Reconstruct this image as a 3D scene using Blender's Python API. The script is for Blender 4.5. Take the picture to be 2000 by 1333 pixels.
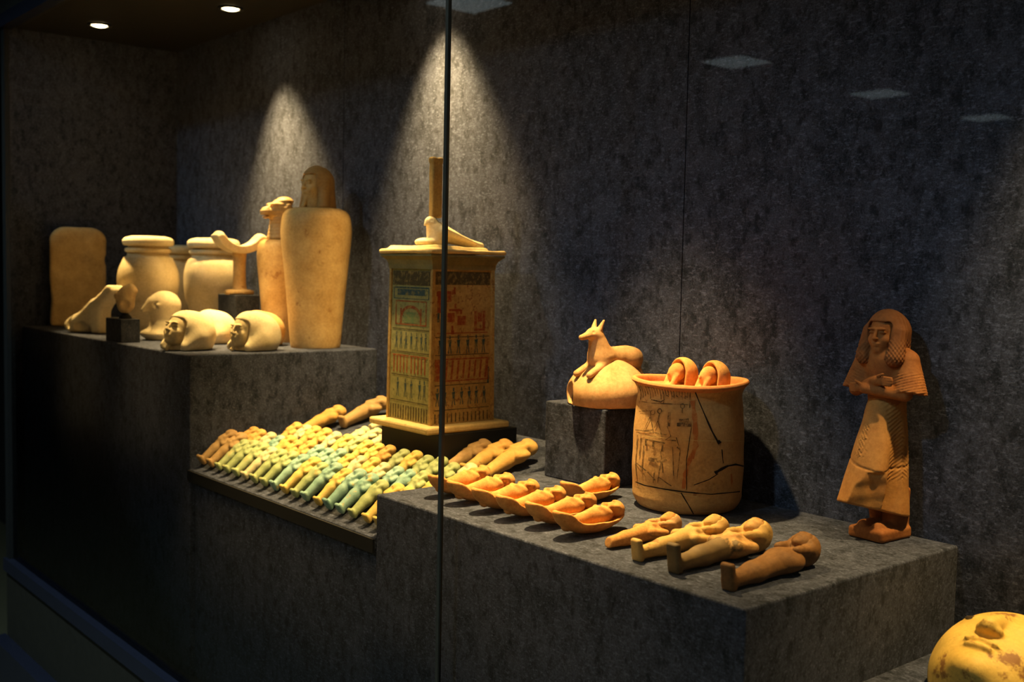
import bpy, math, random
import numpy as np
from mathutils import Matrix, Vector, Euler

for o in list(bpy.data.objects): bpy.data.objects.remove(o)
scene = bpy.context.scene
COL = scene.collection
random.seed(7)

# ------------------------------------------------------------------ camera
S = 1.2                    # metres per measuring unit
EYE = 1.6                  # camera height above the gallery floor
FPX = 2103.68              # focal length in pixels of the 2000 px wide frame
RM = np.array([[0.64461316, -0.0639181, 0.76183223],
               [0.76423307, 0.02710807, -0.64437021],
               [0.02053512, 0.9975869, 0.06632254]])
cam = bpy.data.cameras.new('camera'); cam_o = bpy.data.objects.new('camera', cam)
COL.objects.link(cam_o)
m = Matrix([list(RM[0]) + [0], list(RM[1]) + [0], list(RM[2]) + [EYE], [0, 0, 0, 1]])
cam_o.matrix_world = m
cam.sensor_fit = 'HORIZONTAL'; cam.sensor_width = 36.0; cam.lens = FPX / 2000 * 36.0
cam.clip_start = 0.05; cam.clip_end = 100
cam.dof.use_dof = True; cam.dof.focus_distance = 2.05; cam.dof.aperture_fstop = 4.5
scene.camera = cam_o

# ------------------------------------------------------------------ world, exposure
w = bpy.data.worlds.new('world'); scene.world = w; w.use_nodes = True
w.node_tree.nodes['Background'].inputs[0].default_value = (0.55, 0.78, 0.85, 1)
w.node_tree.nodes['Background'].inputs[1].default_value = 0.01
scene.view_settings.view_transform = 'Standard'
scene.view_settings.look = 'None'
scene.view_settings.exposure = 0.0
scene.view_settings.gamma = 1.0
scene.view_settings.use_curve_mapping = False

# ------------------------------------------------------------------ measuring helpers (units -> metres)
def ray(px, py):
    return RM @ np.array([px - 1000, -(py - 666.5), -FPX])
def onZ(px, py, z): r = ray(px, py); return r * (z / r[2])
def onY(px, py, y): r = ray(px, py); return r * (y / r[1])
def proj(p):
    c = RM.T @ np.array(p); return 1000 + FPX * c[0] / -c[2], 666.5 - FPX * c[1] / -c[2]
def atYZ(px, y, z):
    x = onY(px, 666, y)[0]
    for _ in range(6):
        e = proj((x, y, z))[0] - px
        e2 = proj((x + .01, y, z))[0] - px
        x -= e * .01 / (e2 - e)
    return np.array([x, y, z])
def M(u): return Vector((u[0] * S, u[1] * S, u[2] * S + EYE))
def ppm(u):
    return FPX / (-(RM.T @ np.array(u))[2]) / S      # pixels per metre at that point

# key planes (units, camera at origin)
YF, YB, YG = 1.0, 1.497, 0.965        # plinth fronts, back wall, glass
XE, XR = -3.545, 0.95                 # end wall, far right end of the case
ZC, ZB = 0.705, -0.945                # case ceiling, case floor
ZL, ZR, ZS = -0.2075, -0.387, -0.531  # plinth tops and low shelf
XL1 = -2.298; XP0, XP1 = -1.532, -0.755

# ------------------------------------------------------------------ object helpers
def link(o, parent=None):
    COL.objects.link(o)
    if parent: o.parent = parent
    return o
def tag(o, label, cat, group=None):
    o['label'] = label; o['category'] = cat
    if group: o['group'] = group
    return o
def thing(name, label, cat, loc, rot=(0, 0, 0), group=None):
    o = bpy.data.objects.new(name, None); o.empty_display_size = .02
    link(o); o.location = loc; o.rotation_euler = rot
    return tag(o, label, cat, group)
def mk(name, verts, faces, mat=None, parent=None, smooth=False):
    me = bpy.data.meshes.new(name); me.from_pydata([tuple(v) for v in verts], [], [tuple(f) for f in faces])
    if smooth: me.shade_smooth()
    me.update()
    if mat: me.materials.append(mat)
    return link(bpy.data.objects.new(name, me), parent)
def boxvf(a, b):
    x0, y0, z0 = a; x1, y1, z1 = b
    v = [(x0, y0, z0), (x1, y0, z0), (x1, y1, z0), (x0, y1, z0), (x0, y0, z1), (x1, y0, z1), (x1, y1, z1), (x0, y1, z1)]
    f = [(0, 3, 2, 1), (4, 5, 6, 7), (0, 1, 5, 4), (1, 2, 6, 5), (2, 3, 7, 6), (3, 0, 4, 7)]
    return v, f
def bevel(o, wd=.003, seg=2):
    b = o.modifiers.new('bevel', 'BEVEL'); b.width = wd; b.segments = seg; b.limit_method = 'ANGLE'
    return o
def box(name, a, b, mat, parent=None, bv=0):
    o = mk(name, *boxvf(a, b), mat, parent)
    if bv: bevel(o, bv)
    return o
def ubox(name, a, b, mat, parent=None, bv=0):      # box given in units
    return box(name, M(a), M(b), mat, parent, bv)
def struct(o): o['kind'] = 'structure'; return o
def lathe(name, prof, mat, parent=None, n=64, fn=None):
    v = []; f = []
    for (r, z) in prof:
        for k in range(n):
            t = 2 * math.pi * k / n
            rr, zz = (r, z) if fn is None else fn(r, z, t)
            v.append((rr * math.cos(t), rr * math.sin(t), zz))
    L = len(prof)
    for i in range(L - 1):
        for k in range(n):
            f.append((i * n + k, i * n + (k + 1) % n, (i + 1) * n + (k + 1) % n, (i + 1) * n + k))
    f.append(tuple(reversed(range(n)))); f.append(tuple((L - 1) * n + k for k in range(n)))
    return mk(name, v, f, mat, parent, True)
def spline(pts, sub=6):                            # smooth a (r, z) profile
    out = []
    for i in range(len(pts) - 1):
        p0 = pts[max(i - 1, 0)]; p1 = pts[i]; p2 = pts[i + 1]; p3 = pts[min(i + 2, len(pts) - 1)]
        for k in range(sub):
            t = k / sub
            out.append(tuple(.5 * ((2 * p1[j]) + (-p0[j] + p2[j]) * t + (2 * p0[j] - 5 * p1[j] + 4 * p2[j] - p3[j]) * t * t
                                   + (-p0[j] + 3 * p1[j] - 3 * p2[j] + p3[j]) * t ** 3) for j in range(2)))
    out.append(pts[-1]); return out
def dup(root, loc=None, rot=None):
    r = root.copy(); COL.objects.link(r)
    if loc is not None: r.location = loc
    if rot is not None: r.rotation_euler = rot
    for ch in list(root.children):
        c = ch.copy(); COL.objects.link(c); c.parent = r
    return r

# ------------------------------------------------------------------ signed-distance modelling
def ell(P, c, r):
    a = [(P[i] - c[i]) for i in range(3)]
    k0 = np.sqrt(sum((a[i] / r[i]) ** 2 for i in range(3))) + 1e-9
    k1 = np.sqrt(sum((a[i] / (r[i] * r[i])) ** 2 for i in range(3))) + 1e-9
    return k0 * (k0 - 1) / k1
def caps(P, a, b, ra, rb):
    ba = [b[i] - a[i] for i in range(3)]; L = sum(t * t for t in ba)
    h = np.clip(sum((P[i] - a[i]) * ba[i] for i in range(3)) / L, 0, 1)
    return np.sqrt(sum((P[i] - a[i] - ba[i] * h) ** 2 for i in range(3))) - (ra + (rb - ra) * h)
def rbox(P, c, hs, r):
    q = [np.abs(P[i] - c[i]) - (hs[i] - r) for i in range(3)]
    return np.sqrt(sum(np.maximum(t, 0) ** 2 for t in q)) + np.minimum(np.maximum(np.maximum(q[0], q[1]), q[2]), 0) - r
def half(P, p, n):                                 # solid on the side opposite to n
    L = math.sqrt(sum(t * t for t in n))
    return sum((P[i] - p[i]) * n[i] / L for i in range(3))
def smin(a, b, k):
    h = np.clip(.5 + .5 * (b - a) / k, 0, 1); return b * (1 - h) + a * h - k * h * (1 - h)
def smax(a, b, k): return -smin(-a, -b, k)
def U(k, *ds):
    d = ds[0]
    for e in ds[1:]: d = smin(d, e, k)
    return d
def cut(a, b, k=.0015): return smax(a, -b, k)
def rotP(P, axis, ang, c=(0, 0, 0)):               # sample point rotated by -ang about c (object turns by +ang)
    i, j = [(1, 2), (2, 0), (0, 1)]['xyz'.index(axis)]
    co, si = math.cos(ang), math.sin(ang); Q = list(P)
    a = P[i] - c[i]; b = P[j] - c[j]
    Q[i] = c[i] + co * a + si * b; Q[j] = c[j] - si * a + co * b
    return Q
def scaleP(P, c, s): return [(P[i] - c[i]) / s for i in range(3)]
def mir(P): return [np.abs(P[0]), P[1], P[2]]
_wr = np.random.RandomState(5); _WD = _wr.normal(size=(7, 3)); _WD /= np.linalg.norm(_WD, axis=1)[:, None]; _WF = _wr.uniform(.45, 1.5, 7); _WP = _wr.uniform(0, 6.28, 7)
def wob(P, f, a, s=0):                             # gentle unevenness of hand-made things
    d = 0
    for D, F, H in zip(_WD, _WF, _WP): d = d + np.sin((P[0] * D[0] + P[1] * D[1] + P[2] * D[2]) * f * F + H + s)
    return d * a * .35
def nets(fn, lo, hi, h):
    n = [int(math.ceil((hi[i] - lo[i]) / h)) + 2 for i in range(3)]
    ax = [(lo[i] - h * .5 + h * np.arange(n[i])).astype(np.float32) for i in range(3)]
    P = np.meshgrid(*ax, indexing='ij')
    V = fn(P).astype(np.float32)
    for i in range(3):                             # close the surface at the grid border
        sl = [slice(None)] * 3
        for e in (0, -1):
            sl[i] = e; V[tuple(sl)] = np.maximum(V[tuple(sl)], h * .3)
    neg = V < 0
    nx, ny, nz = n
    cnt = np.zeros((nx - 1, ny - 1, nz - 1), np.float32); acc = np.zeros((3, nx - 1, ny - 1, nz - 1), np.float32)
    corners = [(i, j, k) for i in (0, 1) for j in (0, 1) for k in (0, 1)]
    def sub(A, c): return A[c[0]:nx - 1 + c[0], c[1]:ny - 1 + c[1], c[2]:nz - 1 + c[2]]
    for a in range(3):
        for c in corners:
            if c[a]: continue
            d = list(c); d[a] = 1; d = tuple(d)
            va, vb = sub(V, c), sub(V, d); x = (va < 0) != (vb < 0)
            t = np.where(x, va / np.where(x, va - vb, 1), 0)
            cnt += x
            for q in range(3): acc[q] += np.where(x, c[q] + (t if q == a else 0), 0)
    act = cnt > 0
    idx = -np.ones(cnt.shape, np.int64); ids = np.argwhere(act); idx[act] = np.arange(len(ids))
    off = np.stack([acc[q][act] / cnt[act] for q in range(3)], 1)
    verts = np.array([ax[i][0] for i in range(3)]) + (ids + off) * h
    faces = []
    for a in range(3):
        b, c = (a + 1) % 3, (a + 2) % 3
        s0 = [slice(None)] * 3; s1 = [slice(None)] * 3
        s0[a] = slice(0, -1); s1[a] = slice(1, None)
        x = neg[tuple(s0)] != neg[tuple(s1)]
        e = np.argwhere(x)
        e = e[(e[:, b] > 0) & (e[:, c] > 0) & (e[:, b] < n[b] - 1) & (e[:, c] < n[c] - 1)]
        if not len(e): continue
        inside = neg[tuple(e.T)]
        def cell(db, dc):
            q = e.copy(); q[:, b] += db; q[:, c] += dc; return idx[tuple(q.T)]
        q = np.stack([cell(-1, -1), cell(0, -1), cell(0, 0), cell(-1, 0)], 1)
        q[~inside] = q[~inside][:, ::-1]
        faces.append(q)
    return verts, np.concatenate(faces)
def sdf_mesh(name, fn, lo, hi, h):
    v, f = nets(fn, lo, hi, h)
    me = bpy.data.meshes.new(name)
    me.vertices.add(len(v)); me.vertices.foreach_set('co', v.astype(np.float32).ravel())
    me.loops.add(f.size); me.loops.foreach_set('vertex_index', f.astype(np.int32).ravel())
    me.polygons.add(len(f)); me.polygons.foreach_set('loop_start', np.arange(0, f.size, 4, dtype=np.int32))
    me.update(calc_edges=True); me.validate(); me.shade_smooth()
    return me
def sdf(name, fn, lo, hi, h, mat, parent=None):
    me = sdf_mesh(name, fn, lo, hi, h); me.materials.append(mat)
    return link(bpy.data.objects.new(name, me), parent)

# ------------------------------------------------------------------ materials
def newmat(name):
    m = bpy.data.materials.new(name); m.use_nodes = True
    nt = m.node_tree; return m, nt, nt.nodes, nt.links, nt.nodes['Principled BSDF']
def noise(nt, vec, scale, detail=4, rough=.6):
    n = nt.nodes.new('ShaderNodeTexNoise'); n.inputs['Scale'].default_value = scale
    n.inputs['Detail'].default_value = detail; n.inputs['Roughness'].default_value = rough
    nt.links.new(vec, n.inputs['Vector']); return n.outputs['Fac']
def ramp(nt, fac, stops):
    r = nt.nodes.new('ShaderNodeValToRGB'); e = r.color_ramp.elements
    while len(e) < len(stops): e.new(.5)
    for i, (p, c) in enumerate(stops): e[i].position = p; e[i].color = (*c, 1)
    nt.links.new(fac, r.inputs[0]); return r.outputs[0]
def mix(nt, fac, a, b, mode='MIX'):
    x = nt.nodes.new('ShaderNodeMix'); x.data_type = 'RGBA'; x.blend_type = mode
    if isinstance(fac, float): x.inputs[0].default_value = fac
    else: nt.links.new(fac, x.inputs[0])
    for v, k in ((a, 6), (b, 7)):
        if isinstance(v, tuple): x.inputs[k].default_value = (*v, 1)
        else: nt.links.new(v, x.inputs[k])
    return x.outputs[2]
def bump(nt, b, height, strength=.3, dist=.002):
    n = nt.nodes.new('ShaderNodeBump'); n.inputs['Strength'].default_value = strength; n.inputs['Distance'].default_value = dist
    nt.links.new(height, n.inputs['Height']); nt.links.new(n.outputs[0], b.inputs['Normal'])
def stone(name, c0, c1, scale=22, rough=.75, spot=None, spot_at=.62, bs=.35, fine=160, sss=0):
    m, nt, N, L, b = newmat(name)
    tc = N.new('ShaderNodeTexCoord').outputs['Object']
    info = N.new('ShaderNodeObjectInfo')
    ad = N.new('ShaderNodeVectorMath'); ad.operation = 'ADD'
    sc = N.new('ShaderNodeVectorMath'); sc.operation = 'SCALE'; sc.inputs[3].default_value = 7.3
    cmb = N.new('ShaderNodeCombineXYZ')
    for i in range(3): L.new(info.outputs['Random'], cmb.inputs[i])
    L.new(cmb.outputs[0], sc.inputs[0]); L.new(tc, ad.inputs[0]); L.new(sc.outputs[0], ad.inputs[1])
    v = ad.outputs[0]
    c = ramp(nt, noise(nt, v, scale, 6, .62), [(.32, c0), (.66, c1)])
    c = mix(nt, .35, c, ramp(nt, noise(nt, v, fine, 5, .7), [(.3, tuple(t * .55 for t in c0)), (.7, c1)]))
    if spot:
        f = ramp(nt, noise(nt, v, scale * 1.7, 8, .7), [(spot_at, (0, 0, 0)), (spot_at + .06, (1, 1, 1))])
        c = mix(nt, f, c, spot)
    L.new(c, b.inputs['Base Color']); b.inputs['Roughness'].default_value = rough
    b.inputs['Specular IOR Level'].default_value = .25
    bump(nt, b, noise(nt, v, fine, 6, .7), bs, .0015)
    return m
def plain(name, c, rough=.6, spec=.3, metal=0):
    m, nt, N, L, b = newmat(name); b.inputs['Base Color'].default_value = (*c, 1)
    b.inputs['Roughness'].default_value = rough; b.inputs['Specular IOR Level'].default_value = spec; b.inputs['Metallic'].default_value = metal
    tc = N.new('ShaderNodeTexCoord').outputs['Object']
    L.new(ramp(nt, noise(nt, tc, 40, 4), [(.2, tuple(t * .75 for t in c)), (.8, tuple(min(1, t * 1.2) for t in c))]), b.inputs['Base Color'])
    return m
def fabric(name, lo, hi, weave=2700):
    m, nt, N, L, b = newmat(name)
    tc = N.new('ShaderNodeTexCoord').outputs['Object']
    mp = N.new('ShaderNodeMapping'); L.new(tc, mp.inputs[0]); mp.inputs['Scale'].default_value = (1.3, 1.3, .85)
    n1 = noise(nt, mp.outputs[0], 26, 8, .72)
    n2 = noise(nt, mp.outputs[0], 7, 4, .6)
    n3 = noise(nt, tc, 260, 3, .7)
    a = N.new('ShaderNodeMath'); a.operation = 'MULTIPLY_ADD'; L.new(n2, a.inputs[0]); a.inputs[1].default_value = .45; L.new(n1, a.inputs[2])
    c = ramp(nt, a.outputs[0], [(.58, lo), (.80, hi)])
    c = mix(nt, .42, c, ramp(nt, n3, [(.34, tuple(t * .25 for t in lo)), (.68, tuple(t * 1.7 for t in hi))]))
    mp2 = N.new('ShaderNodeMapping'); L.new(tc, mp2.inputs[0]); mp2.inputs['Scale'].default_value = (.45, 1, 1)
    c = mix(nt, ramp(nt, noise(nt, mp2.outputs[0], 190, 4, .75), [(.53, (0, 0, 0)), (.72, (.7, .7, .7))]), c, tuple(t * 3.0 for t in hi))
    c = mix(nt, ramp(nt, noise(nt, mp.outputs[0], 34, 6, .72), [(.51, (0, 0, 0)), (.64, (.72, .72, .72))]), c, tuple(t * .6 for t in lo))
    L.new(c, b.inputs['Base Color']); b.inputs['Roughness'].default_value = .85
    b.inputs['Specular IOR Level'].default_value = .12
    b.inputs['Sheen Weight'].default_value = .06; b.inputs['Sheen Roughness'].default_value = .4
    wv = N.new('ShaderNodeTexWave'); wv.wave_type = 'BANDS'; wv.bands_direction = 'Z'
    wv.inputs['Scale'].default_value = weave / 20; wv.inputs['Distortion'].default_value = .6; wv.inputs['Detail'].default_value = 2
    L.new(tc, wv.inputs['Vector'])
    s = N.new('ShaderNodeMath'); s.operation = 'MULTIPLY_ADD'; L.new(wv.outputs['Fac'], s.inputs[0]); s.inputs[1].default_value = .5; L.new(n3, s.inputs[2])
    bump(nt, b, s.outputs[0], .28, .0012)
    return m

FAB = fabric('grey_velvet', (.010, .0135, .022), (.056, .065, .106))
FABD = fabric('dark_velvet', (.012, .014, .02), (.035, .038, .05))
BLACK = plain('matt_black', (.012, .012, .013), .55)
NAVY = plain('navy_metal', (.012, .014, .03), .35, .5)
BASEM = plain('case_base_brown', (.022, .02, .016), .6)
CEIL = plain('case_ceiling_grey', (.012, .012, .012), .8)
GFLOOR = plain('gallery_floor_tile', (.06, .056, .036), .45)
GWALL = plain('gallery_wall_dark', (.012, .012, .012), .8)
SEAL = plain('glass_joint_seal', (.03, .026, .02), .4)
ALAB = stone('pale_alabaster', (.52, .40, .22), (.80, .66, .42), 16, .5, bs=.15)
ALAB2 = stone('honey_alabaster', (.44, .25, .08), (.74, .50, .22), 15, .5, spot=(.36, .18, .06), spot_at=.60, bs=.15)
LIME = stone('pale_limestone', (.62, .50, .30), (.82, .70, .46), 18, .8)
SAND = stone('ochre_sandstone', (.38, .24, .10), (.70, .50, .25), 15, .85, bs=.6)
TERRA = stone('orange_terracotta', (.50, .20, .05), (.78, .40, .13), 36, .85, spot=(.36, .14, .04), spot_at=.66, bs=.6)
TERRB = stone('worn_terracotta', (.44, .22, .08), (.68, .42, .20), 24, .85, spot=(.46, .17, .06), spot_at=.66)
POTM = stone('buff_pottery', (.42, .23, .08), (.66, .42, .18), 16, .8, spot=(.38, .16, .06), spot_at=.62, bs=.5)
POTIN = stone('red_pottery', (.55, .2, .06), (.66, .28, .1), 20, .8)
WOODB = stone('brown_wood', (.16, .072, .025), (.30, .15, .055), 5, .6, spot=(.12, .055, .02), spot_at=.62, fine=30, bs=.5)
WOODY = stone('yellow_wood', (.52, .31, .09), (.66, .42, .15), 5, .7, spot=(.3, .17, .06), spot_at=.6, fine=30, bs=.5)
WOODG = stone('grey_brown_wood', (.20, .13, .06), (.32, .21, .10), 25, .7)
REDST = stone('reddish_limestone', (.24, .078, .023), (.42, .165, .052), 26, .75, spot=(.6, .33, .12), spot_at=.68)
REDLT = stone('light_red_limestone', (.40, .17, .05), (.58, .29, .09), 22, .75, spot=(.36, .14, .04), spot_at=.66)
WIGM = stone('red_brown_wig', (.2, .07, .025), (.30, .12, .045), 30, .8)
def paint(name, c, ground, wear=.5, scale=90):
    m, nt, N, L, b = newmat(name); tc = N.new('ShaderNodeTexCoord').outputs['Object']
    f = ramp(nt, noise(nt, tc, scale, 6, .7), [(wear - .08, (0, 0, 0)), (wear + .12, (1, 1, 1))])
    L.new(mix(nt, f, c, ground), b.inputs['Base Color']); b.inputs['Roughness'].default_value = .85; b.inputs['Specular IOR Level'].default_value = .2
    return m
INK = paint('faded_black_ink', (.10, .062, .03), (.48, .29, .12), .53)
CRACK = plain('dark_crack', (.02, .012, .008), .9)
REDP = paint('worn_red_paint', (.26, .06, .02), (.38, .22, .07), .56)
BLUEP = paint('worn_blue_paint', (.035, .07, .085), (.24, .19, .07), .56)
GREENP = paint('worn_green_paint', (.16, .22, .09), (.3, .26, .1), .56)
RUST = paint('rusty_streak', (.42, .14, .04), (.52, .30, .11), .54, 60)
BOXSHADE = stone('cool_shade_gesso', (.21, .21, .08), (.38, .34, .14), 50, .85, spot=(.12, .12, .06), spot_at=.565, bs=.5)  # box gesso with the front's cool shade painted in as a greener tone
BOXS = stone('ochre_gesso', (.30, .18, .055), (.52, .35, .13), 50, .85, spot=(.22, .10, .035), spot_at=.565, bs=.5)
BOXT = stone('straw_gesso', (.55, .38, .15), (.70, .52, .24), 24, .85, spot=(.35, .2, .08))
GILD = stone('gold_gesso_mask', (.74, .46, .09), (.86, .60, .15), 11, .55, spot=(.30, .14, .04), spot_at=.55, bs=.4)

# ------------------------------------------------------------------ case lamps (recessed spots of the display case)
def emis(name, c, s):
    m, nt, N, L, b = newmat(name); b.inputs['Base Color'].default_value = (0, 0, 0, 1)
    b.inputs['Emission Color'].default_value = (*c, 1); b.inputs['Emission Strength'].default_value = s
    return m
BULB = emis('warm_bulb', (1, .74, .36), 30)
WARM = (1, .66, .25)
def ring(name, r0, r1, z0, z1, mat, parent, n=32):
    v = []; f = []
    for r, z in ((r0, z0), (r1, z0), (r1, z1), (r0, z1)):
        for k in range(n): t = 2 * math.pi * k / n; v.append((r * math.cos(t), r * math.sin(t), z))
    for i in range(4):
        for k in range(n): f.append((i * n + k, i * n + (k + 1) % n, ((i + 1) % 4) * n + (k + 1) % n, ((i + 1) % 4) * n + k))
    return mk(name, v, f, mat, parent, False)
def lamp(u, label, power, aim, size=50, blend=.7, group='recessed spots in the case ceiling'):
    p = M(u)
    t = thing('ceiling_spotlight', label, 'spotlight', p, group=group)
    ring('trim_ring', .030, .042, -.006, 0.0, BLACK, t)
    lathe('bulb', spline([(.001, -.010), (.016, -.008), (.026, -.004), (.029, -.0005)], 3), BULB, t, 24)
    l = bpy.data.lights.new('lamp_light', 'SPOT'); l.energy = power; l.color = WARM; l.spot_size = math.radians(size); l.spot_blend = blend
    l.shadow_soft_size = .022
    lo = bpy.data.objects.new('lamp_light', l); link(lo, t); lo.location = (0, 0, -.02)
    d = (M(aim) - (p + Vector((0, 0, -.02)))); lo.rotation_euler = d.to_track_quat('-Z', 'Y').to_euler()
    return t
ZLAMP = ZC - .001
lamp((-3.30, 1.155, ZLAMP), 'small warm recessed spotlight in the case ceiling near the end wall', 240, (-3.06, 1.23, ZL), 42, 1)
lamp((-2.52, 1.155, ZLAMP), 'warm recessed spotlight in the case ceiling above the row of canopic heads', 280, (-2.54, 1.18, ZL), 38, 1)
lamp((-1.86, 1.155, ZLAMP), 'warm recessed spotlight in the case ceiling above the shabti tray', 200, (-1.95, 1.15, -.42), 42, 1)
lamp((-2.82, 1.345, ZLAMP), 'small warm recessed spotlight in the case ceiling above the canopic jars', 185, (-2.74, 1.46, ZL), 66, 1)
lamp((-2.03, 1.385, ZLAMP), 'warm recessed spotlight in the case ceiling above the painted box', 225, (-2.0, 1.46, -.36), 66, 1)
lamp((-1.36, 1.185, ZLAMP), 'warm recessed spotlight in the case ceiling above the pottery jar', 285, (-1.27, 1.16, ZR), 58, 1)
lamp((-0.50, 1.37, ZLAMP), 'warm recessed spotlight in the case ceiling above the gilded mask', 150, (-.54, 1.38, ZS), 52, 1)
# gallery light panels behind the viewer; they show as faint reflections in the glass
PANEL = emis('cool_light_panel', (.75, .95, 1.0), 1.0)
for yy in (-1.09, -3.0, -4.49, -5.95):
    p = M((-3.92, yy, 1.2)); t = thing('ceiling_light_panel', 'square cool white light panel in the dark gallery ceiling', 'light panel', p, group='light panels in the gallery ceiling')
    box('frame', (-.19, -.19, -.004), (.19, .19, .01), BLACK, t)
    box('diffuser', (-.165, -.165, -.010), (.165, .165, -.004), PANEL, t)

COOLB = emis('cool_fill_bulb', (.75, .95, 1.0), 4)  # added unseen cool lamps, fill light for the plinth fronts
for xx, yy in ((-3.4, -.1), (-2.2, -.2), (-1.0, -.2), (.2, -.2), (-1.0, -1.6), (.6, -1.6)):
    t = thing('added_fill_lamp', 'added unseen round cool white fill lamp in front of the case', 'fill lamp', M((xx, yy, 1.2085)), group='added fill lamps in front of the case')
    ring('trim_ring', .05, .065, -.008, 0, BLACK, t)
    lathe('bulb', [(.001, -.006), (.049, -.004), (.0495, -.0005)], COOLB, t, 24)
    l = bpy.data.lights.new('fill_lamp_light', 'SPOT'); l.energy = 95; l.color = (.70, .94, .95); l.spot_size = math.radians(150); l.spot_blend = .8; l.shadow_soft_size = .05
    link(bpy.data.objects.new('fill_lamp_light', l), t).location = (0, 0, -.02)

def mirror_ray(px, py, yend):
    r = ray(px, py); h = r * (YG / r[1]); return h + np.array([r[0], -r[1], r[2]]) * ((YG - yend) / r[1])
u = mirror_ray(969, 370, -7.9)
t = thing('wall_lamp', 'small warm lamp on the far gallery wall', 'lamp', M(u))
box('back_plate', (-.05, -.11, -.08), (.05, -.09, .08), BLACK, t)
lathe('bulb', spline([(.002, -.045), (.035, -.03), (.045, 0), (.035, .03), (.002, .045)], 4), emis('far_bulb', (1, .85, .5), 14), t, 20)
lathe('stem', [(.012, -.09), (.012, -.02)], BLACK, t, 12).rotation_euler = (math.radians(-90), 0, 0)

# ------------------------------------------------------------------ the case and the gallery
def u0(z): return z
wb = struct(ubox('wall_back', (XE, YB + .012, ZB), (XR, YB + .04, ZC + .02), BLACK))
seams = [XE, -2.471, -1.297, -.123, XR]
for a, b in zip(seams[:-1], seams[1:]):
    ubox('wall_panel', (a + .0012, YB, ZB), (b - .0012, YB + .011, ZC + .01), FAB, wb)
struct(ubox('wall_left', (XE - .03, YG + .002, ZB), (XE - .0005, YB + .04, ZC + .02), FAB))
struct(ubox('wall_right', (XR, YG - .02, ZB), (XR + .03, YB + .04, ZC + .02), FAB))
struct(ubox('ceiling', (XE - .03, YG - .02, ZC), (XR + .03, YB + .04, ZC + .03), CEIL))
struct(ubox('floor', (XE, YG - .005, ZB - .03), (XR, YB + .012, ZB), FABD))
struct(ubox('wall_case_base', (XE - .03, YG - .012, -1.333), (XR + .03, YB + .04, ZB - .031), BASEM))
struct(ubox('trim_1', (XE - .03, YG - .022, ZB - .033), (XR + .03, YG + .012, ZB + .006), NAVY))
struct(ubox('trim_5', (XE - .034, YG - .012, ZB + .0065), (XE + .0004, YG + .0015, ZC - .0045), BLACK))
struct(ubox('trim_2', (XE - .05, YG - .055, -1.333), (XR + .05, YG - .012, -1.19), NAVY))
struct(ubox('trim_3', (XE - .03, YG - .022, ZC - .004), (XR + .03, YG + .012, ZC + .035), NAVY))
struct(ubox('gallery_floor', (-9, -8, -1.36), (6, 4, -1.3335), GFLOOR))
struct(ubox('gallery_ceiling', (-9, -8, 1.209), (6, YG - .03, 1.24), GWALL))
struct(ubox('wall_gallery_far', (-9, 1.52, -1.333), (-3.66, 1.6, 1.209), GWALL))
struct(ubox('wall_gallery_rear', (-9, -8.1, -1.333), (6, -8, 1.209), GWALL))
struct(ubox('wall_gallery_side', (-9.1, -8, -1.333), (-9, 1.6, 1.209), GWALL))
struct(ubox('wall_gallery_header', (XE - .05, YG - .02, ZC + .036), (XR + .05, YG + .02, 1.209), GWALL))

# glass panes: clear sheet with a Fresnel mirror reflection
gm = bpy.data.materials.new('clear_case_glass'); gm.use_nodes = True; nt = gm.node_tree; nt.nodes.clear()
out = nt.nodes.new('ShaderNodeOutputMaterial'); mx = nt.nodes.new('ShaderNodeMixShader')
tr = nt.nodes.new('ShaderNodeBsdfTransparent'); tr.inputs[0].default_value = (.97, .985, .98, 1)
gl = nt.nodes.new('ShaderNodeBsdfGlossy'); gl.inputs['Roughness'].default_value = .012
fr = nt.nodes.new('ShaderNodeFresnel'); fr.inputs[0].default_value = 1.45
nt.links.new(fr.outputs[0], mx.inputs[0]); nt.links.new(tr.outputs[0], mx.inputs[1]); nt.links.new(gl.outputs[0], mx.inputs[2]); nt.links.new(mx.outputs[0], out.inputs[0])
JX = -1.301
for n, (a, b) in enumerate([(XE + .0005, JX - .0032), (JX + .0032, XR - .0005)]):
    o = mk('window_%d' % (n + 1), [M((a, YG, ZB + .004)), M((b, YG, ZB + .004)), M((b, YG, ZC - .003)), M((a, YG, ZC - .003))], [(0, 1, 2, 3)], gm)
    struct(o)
struct(ubox('trim_4', (JX - .0034, YG - .003, ZB + .006), (JX + .0034, YG + .003, ZC - .004), SEAL))

# ------------------------------------------------------------------ plinths and blocks
def plinth(name, a, b, label, mat=FAB, cat='plinth'):
    o = bevel(box(name, M(a), M(b), mat), .004, 3)
    return tag(o, label, cat)
ZBm = ZB + .0008
plinth('display_plinth', (XE + .001, YF, ZBm), (XL1, YB - .001, ZL), 'tall grey velvet plinth carrying the alabaster jars')
plinth('display_plinth', (XP0, YF, ZBm), (XP1, YB - .001, ZR), 'grey velvet plinth carrying the pottery jar and terracotta figures')
plinth('display_plinth', (XP1 + .001, YF, ZBm), (XR - .001, YB - .001, ZS), 'low velvet covered shelf under the gilded mask')

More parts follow.
